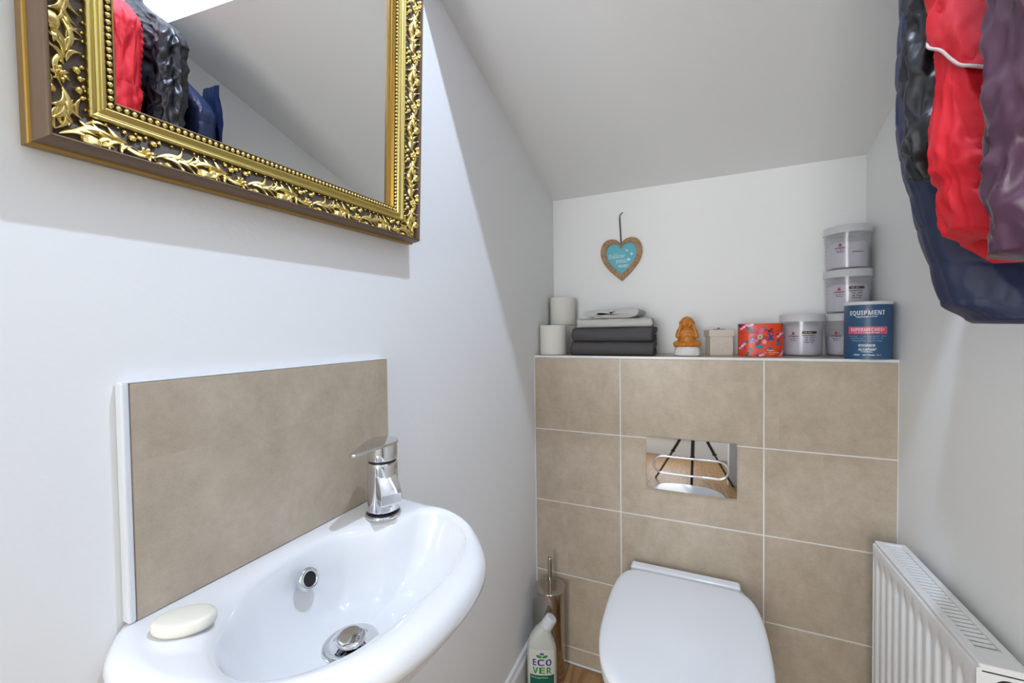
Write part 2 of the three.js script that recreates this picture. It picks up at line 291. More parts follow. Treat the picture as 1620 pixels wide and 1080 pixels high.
    // corner leaf sprays
    for (const [c, sgn] of [[0, 1], [len, -1]]) for (const [a, b, d, w] of [[0.015, 0.0125, 0.036, 0.003], [0.021, 0.0165, 0.041, 0.003], [0.028, 0.0225, 0.045, 0.0028], [0.034, 0.029, 0.05, 0.0024]]) {
      const q = clean(leaf(a, b, d, b + 0.003, 0.15 * sgn, w, 0.0034)), p = q.attributes.position;
      for (let i = 0; i < p.count; i++) { const s = c + sgn * Math.max(p.getX(i), p.getY(i)), u = p.getY(i); p.setXYZ(i, A[0] + dir[0] * s + nin[0] * u, A[1] + dir[1] * s + nin[1] * u, soft(bedH(Math.max(0.0092, u)) + p.getZ(i))); }
      parts.push(q);
    }
    const carve = mergeGeometries(parts); carve.deleteAttribute('uv'); carve.deleteAttribute('normal');
    const cm = mesh('carved_foliage', mergeVertices(carve, 1e-5), M.goldBright, rail); cm.geometry.computeVertexNormals(); cm.userData.label = 'gold carved leaves, fruit and flowers on a dark ground';
    const beads = [], b0 = new THREE.SphereGeometry(0.0026, 8, 6);
    for (let s = 0.0535; s < len - 0.0535; s += 0.0062) { const b = b0.clone(); b.translate(A[0] + dir[0] * s + nin[0] * 0.054, A[1] + dir[1] * s + nin[1] * 0.054, 0.0158); beads.push(b); }
    const bm = mesh('bead_row', mergeGeometries(beads), M.goldBright, rail); bm.userData.kind = 'stuff';
  }
}

// ================================================================ SPLASHBACK
{
  const g = thing('splashback', 'single beige splashback tile with white edge trim behind the basin', 'splashback');
  const x = XL, z0 = 0.772, z1 = 1.142, y0 = 0.8697, y1 = 1.108;
  mesh('adhesive_bed', box(x + 0.0002, x + 0.004, y0, y1, z0, z1), M.grout, g);
  mesh('tile', metreUV(rbox(x + 0.004, x + 0.0122, y0, y1 - 0.001, z0, z1, 0.001, 1), 1.7, 0.4), M.tile, g);
  mesh('side_trim', rbox(x + 0.0002, x + 0.0128, y0, y1 + 0.001, z1 + 0.0003, z1 + 0.0072, 0.0025), M.trimPlastic, g);
  mesh('top_trim', rbox(x + 0.0002, x + 0.0124, y1 - 0.0008, y1 + 0.0012, z0, z1 + 0.006, 0.0008, 1), M.trimPlastic, g);
}

// ================================================================ BASIN
{
  const N = 256;
  const outerP = [[XL + 0.0008, 0.778], [-0.262, 0.782], [-0.215, 0.786], [-0.16, 0.793], [-0.108, 0.812], [-0.063, 0.845], [-0.025, 0.89], [-0.008, 0.937], [-0.003, 0.99], [-0.008, 1.043], [-0.025, 1.09], [-0.063, 1.135], [-0.108, 1.166], [-0.16, 1.182], [-0.215, 1.185], [-0.262, 1.178], [XL + 0.0008, 1.158]];
  const innerP = [[-0.15, 0.812], [-0.11, 0.826], [-0.08, 0.852], [-0.062, 0.89], [-0.055, 0.94], [-0.054, 0.99], [-0.057, 1.04], [-0.066, 1.085], [-0.092, 1.122], [-0.13, 1.14], [-0.172, 1.132], [-0.21, 1.104], [-0.238, 1.064], [-0.252, 1.02], [-0.254, 0.97], [-0.243, 0.925], [-0.222, 0.898], [-0.198, 0.876], [-0.186, 0.85], [-0.176, 0.824]];
  const dense = (pts, closed) => new THREE.CatmullRomCurve3(pts.map(p => V(p[0], 0, p[1])), closed, 'centripetal').getPoints(400).map(v => [v.x, v.z]);
  const Oc = dense(outerP, false), Ic = dense(innerP, true), c0 = [-0.15, 0.978];
  const cast = (poly, a) => { // distance from c0 along direction a to the closed polyline
    const dx = Math.cos(a), dz = Math.sin(a); let best = 0;
    for (let i = 0; i < poly.length; i++) { const p = poly[i], q = poly[(i + 1) % poly.length], ex = q[0] - p[0], ez = q[1] - p[1], den = dx * ez - dz * ex; if (Math.abs(den) < 1e-12) continue; const t = ((p[0] - c0[0]) * ez - (p[1] - c0[1]) * ex) / den, s = ((p[0] - c0[0]) * dz - (p[1] - c0[1]) * dx) / den; if (t > 0 && s >= -1e-6 && s <= 1 + 1e-6) best = Math.max(best, t); }
    return best;
  };
  const ang = [...Array(N)].map((_, i) => -i / N * 2 * Math.PI), O = ang.map(a => { const t = cast(Oc, a); return [c0[0] + Math.cos(a) * t, c0[1] + Math.sin(a) * t]; }), I = ang.map(a => { const t = cast(Ic, a); return [c0[0] + Math.cos(a) * t, c0[1] + Math.sin(a) * t]; });
  const B = [XL + 0.0008, 0.98], Dr = [-0.168, 0.982], rings = [];
  const sc = (s, y) => rings.push(O.map(p => [B[0] + (p[0] - B[0]) * s, y, B[1] + (p[1] - B[1]) * s]));
  sc(0.3, 0.712); sc(0.45, 0.716); sc(0.62, 0.735); sc(0.78, 0.77); sc(0.9, 0.808); sc(0.955, 0.83); sc(0.985, 0.84);
  const off = (d, y, most = 1) => rings.push(O.map((p, i) => { const q = I[i], L = Math.hypot(q[0] - p[0], q[1] - p[1]), t = Math.min(most, d / L); const back = p[0] < XL + 0.003 && p[1] > 0.79 && p[1] < 1.15; return [p[0] + (q[0] - p[0]) * t, back && y > 0.855 ? Math.max(y, 0.8688) : y, p[1] + (q[1] - p[1]) * t]; }));
  off(0.0005, 0.846); off(0, 0.853); off(0.002, 0.860, 0.06); off(0.006, 0.8655, 0.16); off(0.012, 0.8685, 0.32); off(0.02, 0.8695, 0.5);
  const inr = (t, y) => rings.push(I.map((p, i) => { const o = O[i]; return [lerp(o[0], p[0], t), y, lerp(o[1], p[1], t)]; }));
  inr(0.62, 0.8688); inr(0.8, 0.867); inr(0.9, 0.8642); inr(0.97, 0.8595);
  const bowl = (s, y) => rings.push(I.map(p => [Dr[0] + (p[0] - Dr[0]) * s, y, Dr[1] + (p[1] - Dr[1]) * s]));
  bowl(1.0, 0.8545); bowl(0.975, 0.846); bowl(0.945, 0.834); bowl(0.91, 0.82); bowl(0.86, 0.806); bowl(0.79, 0.793); bowl(0.69, 0.782); bowl(0.55, 0.774); bowl(0.4, 0.7705); bowl(0.25, 0.7688); bowl(0.12, 0.768);
  const g = thing('wash_basin', 'small white ceramic wall-hung basin under the gilt mirror', 'basin');
  mesh('bowl', loft(rings, { cap0: true, cap1: true }), M.ceramic, g);
  // overflow in the rear wall of the bowl
  const ov = new THREE.Group(); ov.position.set(-0.2355, 0.836, 0.986); ov.rotation.set(0, 0, 0); ov.lookAt(-0.2355 + 1, 0.836 + 0.42, 0.986 + 0.05);
  const ring = mesh('overflow_ring', lathe([[0.0085, -0.006], [0.0085, 0.002], [0.0095, 0.0045], [0.0125, 0.0045], [0.0142, 0.0022], [0.0145, -0.001]], 40).rotateX(Math.PI / 2), M.chrome, g);
  ring.position.copy(ov.position); ring.quaternion.copy(ov.quaternion); ring.userData.label = 'chrome overflow ring';
  const hole = mesh('overflow_hole', new THREE.CylinderGeometry(0.0086, 0.0086, 0.006, 32).rotateX(Math.PI / 2), M.black, ring); hole.position.z = -0.0022;
  // waste with tilting plug
  const fl = mesh('waste_flange', lathe([[0.0, 0.0006], [0.02, 0.0006], [0.0225, 0.0022], [0.03, 0.003], [0.0335, 0.0018], [0.0345, 0]], 56), M.chrome, g); fl.position.set(Dr[0], 0.7684, Dr[1]);
  const plug = mesh('waste_plug', [lathe([[0, 0.0056], [0.012, 0.0054], [0.0165, 0.0046], [0.018, 0.003], [0.018, 0.001], [0.0165, 0]], 48), at(cyl(0.005, 0.005, 0.008, 16), 0, -0.007, 0)], M.chrome, fl); plug.position.y = 0.007; plug.rotation.set(0.1, 0, -0.16);
}
// ---------------------------------------------------------------- tap
{
  const g = thing('mixer_tap', 'chrome single-lever mixer tap standing on the basin rim', 'tap', [-0.2275, 0.8678, 0.8535]);
  mesh('base_ring', lathe([[0, 0], [0.027, 0], [0.0275, 0.0015], [0.027, 0.0045], [0.025, 0.0055], [0, 0.0055]], 56), M.chrome, g);
  mesh('base_seal', at(cyl(0.0248, 0.0248, 0.0025, 48), 0, 0.005, 0), M.black, g);
  mesh('body', lathe([[0, 0.0072], [0.0246, 0.0072], [0.0236, 0.012], [0.0232, 0.08], [0.0228, 0.0845], [0.021, 0.0855], [0, 0.0855]], 64), M.chrome, g);
  mesh('collar_gap', at(cyl(0.0212, 0.0212, 0.004, 48), 0, 0.085, 0), M.black, g);
  // spout: short block sloping down, swept forward over the bowl
  const s = new THREE.Shape(); [[0.008, 0.0665], [0.0195, 0.065], [0.039, 0.0475], [0.0415, 0.0445], [0.0415, 0.0315], [0.0395, 0.0292], [0.03, 0.028], [0.008, 0.028]].forEach(([x, y], i) => i ? s.lineTo(x, y) : s.moveTo(x, y));
  const sp = new THREE.ExtrudeGeometry(s, { depth: 0.028, bevelEnabled: true, bevelThickness: 0.002, bevelSize: 0.0015, bevelSegments: 3, steps: 1 }); sp.translate(0, 0, -0.014);
  const spout = mesh('spout', toCreasedNormals(sp, 0.6), M.chrome, g); spout.rotation.y = -0.55;
  const aer = mesh('aerator', at(cyl(0.0085, 0.0085, 0.004, 24), 0.031, 0.0242, 0), M.chrome, spout);
  // lever head with flat paddle
  mesh('lever_head', lathe([[0, 0.0885], [0.0222, 0.0885], [0.0232, 0.09], [0.0234, 0.112], [0.0225, 0.1145], [0.02, 0.1155], [0, 0.1155]], 64), M.chrome, g);
  const p = new THREE.Shape(); p.absarc(0, 0, 0.0236, 0.62 * Math.PI, -0.62 * Math.PI + 2 * Math.PI * 0, true); p.lineTo(-0.04, -0.0125); p.quadraticCurveTo(-0.062, -0.0085, -0.071, -0.0045); p.quadraticCurveTo(-0.074, 0, -0.071, 0.0045); p.quadraticCurveTo(-0.062, 0.0085, -0.04, 0.0125);
  const pg = new THREE.ExtrudeGeometry(p, { depth: 0.0022, bevelEnabled: true, bevelThickness: 0.001, bevelSize: 0.001, bevelSegments: 3, curveSegments: 40 }); pg.rotateX(-Math.PI / 2);
  const lv = mesh('lever', toCreasedNormals(pg, 0.5), M.chrome, g); lv.position.y = 0.1145; lv.rotation.order = 'YXZ'; lv.rotation.set(0, Math.PI / 2 + 0.12, 0.03);
}
// ---------------------------------------------------------------- soap
{
  const rings = []; const n = 48, a = 0.0275, b = 0.0185;
  for (const [s, y] of [[0.6, 0.0006], [0.88, 0.0015], [0.98, 0.0045], [1, 0.0075], [0.985, 0.0105], [0.93, 0.0128], [0.8, 0.0142], [0.5, 0.015], [0.2, 0.0152]]) rings.push([...Array(n)].map((_, i) => { const t = -i / n * 2 * Math.PI; return [a * s * Math.cos(t), y, b * s * Math.sin(t)]; }));
  const m = mesh('soap_bar', loft(rings, { cap0: true, cap1: true }), M.soap); m.position.set(-0.232, 0.8682, 1.128); m.rotation.y = 0.62;
  tag(m, 'oval cream soap bar lying on the basin rim', 'soap');
}

// ================================================================ TOILET
{
  const CX = 0.192, g = thing('wall_hung_toilet', 'white wall-hung toilet with closed lid below the flush plate', 'toilet', [CX, 0, 0]);
  const half = [[0.083, 0.135], [0.088, 0.148], [0.098, 0.16], [0.115, 0.17], [0.145, 0.179], [0.2, 0.1855], [0.29, 0.1865], [0.37, 0.183], [0.43, 0.173], [0.475, 0.158], [0.51, 0.136], [0.535, 0.104], [0.55, 0.06], [0.555, 0.02]];
  const pts = [...half.map(([z, w]) => [w, z]), ...half.slice().reverse().map(([z, w]) => [-w, z])];
  const curve = new THREE.CatmullRomCurve3(pts.map(p => V(p[0], 0, p[1])), true, 'centripetal'), out = curve.getSpacedPoints(160).slice(0, 160).map(v => [v.x, v.z]), C = [0, 0.3];
  const ring = (d, y, crown = 0) => out.map(p => { const L = Math.hypot(p[0] - C[0], p[1] - C[1]), t = 1 - d / L; return [C[0] + (p[0] - C[0]) * t, y, C[1] + (p[1] - C[1]) * t]; });
  const ringS = (s, y) => out.map(p => [C[0] + (p[0] - C[0]) * s, y, C[1] + (p[1] - C[1]) * s]);
  mesh('lid', loft([ringS(0.3, 0.4125), ring(0.02, 0.4125), ring(0.003, 0.4128), ring(0.0005, 0.415), ring(0, 0.42), ring(0.001, 0.425), ring(0.005, 0.4295), ring(0.012, 0.4325), ring(0.025, 0.4348), ringS(0.7, 0.4368), ringS(0.4, 0.4378), ringS(0.15, 0.438)].map(r => r.slice().reverse()), { cap0: true, cap1: true }), M.seat, g);
  mesh('seat', loft([ringS(0.3, 0.391), ring(0.02, 0.391), ring(0.006, 0.3915), ring(0.003, 0.394), ring(0.003, 0.408), ring(0.006, 0.4112), ring(0.02, 0.4117), ringS(0.3, 0.4117)].map(r => r.slice().reverse()), { cap0: true, cap1: true }), M.seat, g);
  // pan: sections from floor side up, running back to the wall
  const pan = (s, w, y, zf) => out.map(p => { const k = Math.max(0, (0.16 - p[1]) / 0.16); return [p[0] * w * (1 + 0.0 * k), y, lerp(0.001, zf, Math.min(1, Math.max(0, (p[1] - 0.083) / (0.555 - 0.083)))) ]; });
  mesh('pan', loft([pan(1, 0.45, 0.082, 0.28), pan(1, 0.58, 0.085, 0.31), pan(1, 0.72, 0.11, 0.36), pan(1, 0.82, 0.17, 0.41), pan(1, 0.9, 0.25, 0.46), pan(1, 0.95, 0.32, 0.51), pan(1, 0.975, 0.37, 0.54), pan(1, 0.975, 0.3855, 0.545), pan(1, 0.955, 0.391, 0.54), pan(1, 0.3, 0.391, 0.3)].map(r => r.slice().reverse()), { cap0: true, cap1: true }), M.ceramic, g);
  mesh('hinge_bar', new RoundedBoxGeometry(0.302, 0.034, 0.036, 4, 0.009).translate(-0.003, 0.408, 0.045), M.seat, g);
  for (const x of [-0.085, 0.085]) mesh('hinge', at(cyl(0.011, 0.011, 0.026, 24), x, 0.391, 0.075), M.chrome, g);
}
// ---------------------------------------------------------------- flush plate
{
  const g = thing('flush_plate', 'chrome rectangular flush plate with a raised oval ring on the tiles', 'flush plate', [0.2075, 0.7365, 0]);
  const w = 0.126, h = 0.0815, n = 40, rings = [];
  for (let j = 0; j <= 24; j++) rings.push([...Array(n + 1)].map((_, i) => { const u = i / n * 2 - 1, v = j / 24 * 2 - 1; return [u * w, v * h, 0.0105 - 0.0028 * u * u - 0.003 * v * v]; }));
  mesh('plate', loft(rings, { open: true }), M.plate, g);
  mesh('plate_edge', new RoundedBoxGeometry(2 * w, 2 * h, 0.006, 2, 0.0012).translate(0, 0, 0.0019), M.plate, g);
  const pts = [], R = 0.0265, L = 0.0775; for (let k = 0; k <= 16; k++) { const a = -Math.PI / 2 + k / 16 * Math.PI; pts.push([L + R * Math.cos(a), R * Math.sin(a), 0]); } for (let k = 0; k <= 16; k++) { const a = Math.PI / 2 + k / 16 * Math.PI; pts.push([-L + R * Math.cos(a), R * Math.sin(a), 0]); }
  const path = new THREE.CurvePath(); for (let i = 0; i < pts.length; i++) path.add(new THREE.LineCurve3(V(...pts[i]), V(...pts[(i + 1) % pts.length])));
  const rg = mesh('button_ring', new THREE.TubeGeometry(path, 200, 0.0035, 12, true), M.chrome, g); rg.position.set(0, -0.001, 0.0095);
}

// ================================================================ TOILET BRUSH AND CLEANER
{
  const g = thing('toilet_brush', 'polished steel toilet brush in a tall cylindrical holder in the corner', 'toilet brush', [-0.2235, 0, 0.068]);
  mesh('holder', lathe([[0, 0.0], [0.045, 0], [0.0465, 0.002], [0.0465, 0.292], [0.0455, 0.294], [0, 0.294]], 64), M.steel, g);
  mesh('cover', lathe([[0.0, 0.2945], [0.0505, 0.2945], [0.0512, 0.297], [0.0505, 0.3], [0.03, 0.3022], [0.0, 0.303]], 64), M.steel, g);
  mesh('handle', lathe([[0, 0.3], [0.0078, 0.3], [0.0076, 0.392], [0.0068, 0.396], [0, 0.3975]], 32), M.steel, g);
}
{
  const g = thing('toilet_cleaner_bottle', 'translucent white toilet cleaner bottle with angled neck before the brush', 'bottle', [-0.2245, 0, 0.152], 0.36);
  const rings = [], n = 56;
  const spine = [[0, 0.001, 0.043, 0.024, 0], [0, 0.004, 0.0455, 0.026, 0], [0, 0.03, 0.0465, 0.027, 0], [0, 0.09, 0.0465, 0.027, 0], [0, 0.148, 0.046, 0.0268, 0], [-0.0005, 0.164, 0.0435, 0.0262, 0.04], [0.0005, 0.178, 0.039, 0.025, 0.12], [0.003, 0.19, 0.0335, 0.0235, 0.24], [0.0065, 0.201, 0.028, 0.0215, 0.38], [0.011, 0.211, 0.023, 0.0195, 0.5], [0.0145, 0.2175, 0.019, 0.0178, 0.55], [0.018, 0.2235, 0.018, 0.0175, 0.55]];
  for (const [x, y, a, b, tilt] of spine) rings.push([...Array(n)].map((_, i) => { const t = -i / n * 2 * Math.PI, ct = Math.cos(t), st = Math.sin(t), e = 2 / 2.5, px = a * Math.sign(ct) * Math.pow(Math.abs(ct), e), pz = b * Math.sign(st) * Math.pow(Math.abs(st), e); return [x + px * Math.cos(tilt), y - px * Math.sin(tilt), pz]; }));
  mesh('bottle_body', loft(rings, { cap0: true, cap1: true }), M.bottle, g);
  const cap = mesh('cap', lathe([[0, 0], [0.0198, 0], [0.0202, 0.002], [0.0188, 0.032], [0.0172, 0.0365], [0.013, 0.038], [0, 0.038]], 40), M.cap, g); cap.position.set(0.0135, 0.2165, 0); cap.rotation.z = -0.55;
  const tex = canvasTex(512, 720, (c, w, h) => {
    c.fillStyle = '#d9d6cf'; c.fillRect(0, 0, w, h);
    c.fillStyle = '#1d8a3c'; c.beginPath(); c.ellipse(215, 118, 44, 24, 0.5, 0, 7); c.fill(); c.beginPath(); c.ellipse(297, 118, 44, 24, -0.5, 0, 7); c.fill();
    c.fillStyle = '#23307f'; c.beginPath(); c.arc(256, 74, 24, 0, 7); c.fill(); c.fillStyle = '#7fb3d9'; c.beginPath(); c.arc(256, 92, 17, 0, 7); c.fill();
    c.textAlign = 'center'; c.font = 'bold 168px sans-serif'; c.fillStyle = '#1c2a8c'; c.fillText('ECO', 256, 292); c.fillStyle = '#138a34'; c.fillText('VER', 256, 446);
    c.fillStyle = '#07644f'; c.fillRect(30, 478, w - 60, h - 478); c.textAlign = 'left'; c.fillStyle = '#b9d6c9'; smallPrint(c, 200, 540, 270, 28, 41);
    c.strokeStyle = '#0a4438'; c.lineWidth = 10; c.beginPath(); c.moveTo(400, 720); c.quadraticCurveTo(418, 640, 440, 640); c.stroke();
  });
  const a = 0.0468, b = 0.0273, lr = [];
  for (let j = 0; j <= 8; j++) { const y = lerp(0.042, 0.16, j / 8), k = 1 - 0.05 * sstep(0.135, 0.168, y); lr.push([...Array(25)].map((_, i) => { const t = Math.PI / 2 + lerp(0.98, -0.98, i / 24), ct = Math.cos(t), st = Math.sin(t), e = 0.8; return [a * k * Math.sign(ct) * Math.pow(Math.abs(ct), e) , y, b * k * Math.pow(st, e) + 0.0006]; })); }
  const lg = loft(lr, { open: true }); const m = mesh('label', lg, std(0xffffff, 0.4, { map: tex }), g); m.userData.label = 'printed front label with blue and green lettering';
}

// ================================================================ RADIATOR
{
  const z0 = 0.092, z1 = 0.497, xf = 0.619, xb = 0.681, yb = 0.135, yt = 0.633;
  const g = thing('panel_radiator', 'white ribbed panel radiator with top grille on the right-hand wall', 'radiator', [0, 0, 0]);
  // pressed front panel: flat bands top and bottom, vertical flutes between
  const cols = 240, rows = [[yb, 0], [yb + 0.028, 0], [yb + 0.045, 0.6], [yb + 0.055, 1], [yt - 0.062, 1], [yt - 0.052, 0.6], [yt - 0.036, 0], [yt - 0.012, 0]], rings = [];
  for (const [y, k] of rows) rings.push([...Array(cols + 1)].map((_, i) => { const z = lerp(z1 - 0.001, z0 + 0.001, i / cols), ph = ((z - z0) / 0.0333) % 1, gr = Math.pow(0.5 + 0.5 * Math.cos(2 * Math.PI * ph), 2.2); return [xf + 0.008 * k * gr, y, z]; }));
  rings.push([...Array(cols + 1)].map((_, i) => [xf + 0.004, yt - 0.0085, lerp(z1 - 0.001, z0 + 0.001, i / cols)]));
  rings.push([...Array(cols + 1)].map((_, i) => [xf + 0.012, yt - 0.008, lerp(z1 - 0.001, z0 + 0.001, i / cols)]));
  mesh('front_panel', loft(rings, { open: true }), M.radiator, g);
  mesh('rear_panel', box(xb - 0.012, xb - 0.002, yb + 0.01, yt - 0.02, z0 + 0.004, z1 - 0.004), M.radiator, g);
  mesh('convector_fins', [...Array(24)].map((_, i) => box(xf + 0.012, xb - 0.012, yb + 0.03, yt - 0.05, z0 + 0.012 + i * 0.0164, z0 + 0.0132 + i * 0.0164)), M.radiator, g);
  // casing rails around the grille
  const rail = (name, ...b) => mesh(name, rbox(...b, 0.002), M.radiator, g);
  const grille = mesh('top_grille', [rbox(xf + 0.0035, xf + 0.019, yt - 0.007, yt, z0, z1, 0.0025), box(xf + 0.008, xf + 0.018, yt - 0.03, yt - 0.004, z0 + 0.002, z1 - 0.002), rbox(xb - 0.011, xb, yt - 0.016, yt, z0, z1 - 0.001, 0.0025), rbox(xf + 0.006, xb, yt - 0.014, yt - 0.0003, z0, z0 + 0.013, 0.0025), rbox(xf + 0.004, xb, yt - 0.014, yt - 0.0003, z1 - 0.045, z1 + 0.001, 0.0025)], M.radiator, g);
  const bars = []; for (let z = z0 + 0.019; z < z1 - 0.046; z += 0.0125) { const b = box(xf + 0.017, xb - 0.009, -0.0006, 0.0006, -0.0036, 0.0036); b.rotateX(0.25); b.translate(0, yt - 0.0058, z); bars.push(b); }
  const bm = mesh('grille_slats', bars, M.radiator, grille); bm.userData.kind = 'stuff';
  rail('side_panel', xf + 0.0005, xb, yb, yt - 0.0075, z1 - 0.0035, z1 + 0.001);
  rail('side_panel', xf + 0.0005, xb, yb, yt - 0.0075, z0 - 0.001, z0 + 0.0035);
  const plug = mesh('vent_plug', lathe([[0, 0.006], [0.0095, 0.006], [0.0105, 0.004], [0.0105, 0.0015], [0.0145, 0.001], [0.0155, 0]], 32).rotateX(Math.PI / 2), M.chrome, g); plug.position.set(0.655, 0.598, z1 + 0.001);
  mesh('plug_seal', new THREE.TorusGeometry(0.0152, 0.0022, 10, 32), M.black, plug);
  for (const z of [z0 + 0.09, z1 - 0.09]) mesh('wall_bracket', box(xb - 0.003, XR, 0.5, 0.56, z - 0.01, z + 0.01), M.radiator, g);
  for (const z of [z0 + 0.03, z1 - 0.03]) mesh('supply_pipe', tube([[0.662, yb + 0.03, z], [0.662, 0.06, z], [0.662, 0.0, z]], 0.0075), M.radiator, g);
}

// ================================================================ LEDGE ITEMS
// toilet rolls
{
  const r = 0.0485, h = 0.1065, gr = 'toilet rolls on the ledge';
  const first = thing('toilet_roll', 'white toilet roll standing in front of the two stacked rolls', 'toilet roll', [-0.2475, YL, -0.066], 0, gr);
  const prof = [[0.02, 0.0008], [r - 0.003, 0], [r - 0.0006, 0.0012], [r, 0.004], [r - 0.0004, h / 2], [r, h - 0.004], [r - 0.0008, h - 0.0012], [r - 0.003, h], [0.021, h - 0.0008]];
  mesh('paper', lathe(prof, 72), M.roll, first);
  mesh('paper_edge', box(-0.0004, 0.0004, 0.002, h - 0.002, 0, 0.0012).translate(0.02, 0, Math.sqrt(r * r - 0.0004) - 0.0006), M.roll, first);
  mesh('core', lathe([[0.0205, 0.001], [0.0205, h - 0.0005], [0.0195, h - 0.0005], [0.0195, 0.001], [0.0205, 0.001]], 40), M.card, first);
  const put = (y, turn, label) => { const c = first.clone(); c.name = numbered('toilet_roll'); c.position.set(-0.2455 + (y > 1.1 ? 0.0015 : 0), y, -0.1755); c.rotation.y = turn; c.userData = { ...c.userData, label }; scene.add(c); };
  put(YL, 1.1, 'white toilet roll underneath the topmost roll, against the back wall');
  put(YL + h + 0.0004, 2.3, 'white toilet roll stacked on top of another roll');
}
// folded towels: a thick sheet following a folded centre line, extruded
function foldSheet(line, th, len, seed, amp) {
  const c = new THREE.CatmullRomCurve3(line.map(p => V(p[0], p[1], 0)), false, 'centripetal'), n = 90, L = [], R = [];
  for (let i = 0; i <= n; i++) { const p = c.getPointAt(i / n), t = c.getTangentAt(i / n); L.push([p.x - t.y * th / 2, p.y + t.x * th / 2]); R.push([p.x + t.y * th / 2, p.y - t.x * th / 2]); }
  const prof = [...L, ...R.reverse()], m = 40, rings = [];
  for (let j = 0; j <= m; j++) {
    const z = (j / m - 0.5) * len, e = Math.min(1, Math.min(j, m - j) / 1.5), k = 0.9 + 0.1 * Math.sqrt(e);
    rings.push(prof.map(([x, y], i) => { const q = prof[(i + n) % prof.length] ; const mid = c.getPointAt(Math.min(1, Math.max(0, (i <= n ? i : 2 * n + 1 - i) / n))); const X = lerp(mid.x, x, k), Y = lerp(mid.y, y, k), s = amp * (Math.min(1, Y / 0.012)); return [X + amp * 1.6 * N3(X * 18 + seed, Y * 22, z * 14), Math.max(0.0002, Y + s * N3(X * 20, Y * 25 + seed, z * 16 + seed) + s * 0.4 * N3(X * 60, Y * 60 + seed, z * 50)), z + amp * 1.5 * N3(X * 25 + seed * 2, Y * 40, 3.3)]; }));
  }
  return loft(rings, { cap0: true, cap1: true });
}
{
  const gr = 'folded towels on the ledge', U = (w, h, th) => { const r = h / 2 - th / 2; const o = [[-w / 2 + 0.012, th / 2], [0, th / 2], [w / 2 - r * 1.4, th / 2]]; for (let k = 1; k < 6; k++) { const a = -Math.PI / 2 + k / 6 * Math.PI; o.push([w / 2 - r * 1.05 + r * Math.cos(a), th / 2 + r + r * Math.sin(a)]); } o.push([w / 2 - r * 1.4, h - th / 2], [0, h - th / 2], [-w / 2 + 0.01, h - th / 2]); return o; };
  const towel = (name, label, mat, x, y, z, turn, wx, dz, h, seed, amp) => {
    // fold at the front: profile runs in depth, extruded along the width
    const layers = [foldSheet(U(dz, h, h * 0.26), h * 0.26, wx, seed, amp), foldSheet(U(dz * 0.94, h * 0.44, h * 0.2), h * 0.2, wx * 0.985, seed + 4, amp * 0.5).translate(-dz * 0.012, h * 0.28, 0)];
    const t = thing(name, label, 'towel', [x, y, z], turn - Math.PI / 2, gr); mesh('outer_fold', layers[0], mat, t); mesh('inner_fold', layers[1], mat, t); return t;
  };
  towel('folded_towel', 'charcoal grey folded towel at the bottom of the towel pile', M.greyTowel, -0.036, YL, -0.112, 0.02, 0.272, 0.165, 0.047, 3, 0.0022);
  towel('folded_towel', 'charcoal grey folded towel below the white towels', M.greyTowel, -0.034, YL + 0.0475, -0.113, -0.015, 0.266, 0.162, 0.0475, 8, 0.0026);
  towel('folded_towel', 'off-white folded towel lying on the grey towels', M.whiteTowel, -0.034, YL + 0.0955, -0.113, 0.05, 0.25, 0.155, 0.029, 15, 0.0055);
  const t = thing('folded_towel', 'small off-white towel folded into a flat loop on top of the pile', 'towel', [-0.028, YL + 0.1255, -0.11], -0.06, gr);
  const line = [[0.062, 0.0105], [0.03, 0.009], [-0.02, 0.0085], [-0.07, 0.0075], [-0.092, 0.009], [-0.099, 0.0145], [-0.093, 0.021], [-0.06, 0.0245], [-0.01, 0.0275], [0.04, 0.03], [0.072, 0.029], [0.084, 0.0225], [0.08, 0.013], [0.06, 0.0045], [0.02, 0.0035], [-0.06, 0.0032]];
  mesh('cloth', foldSheet(line.map(([x, y]) => [x, y + 0.0005]), 0.0055, 0.14, 23, 0.0018), M.whiteTowel, t);
}
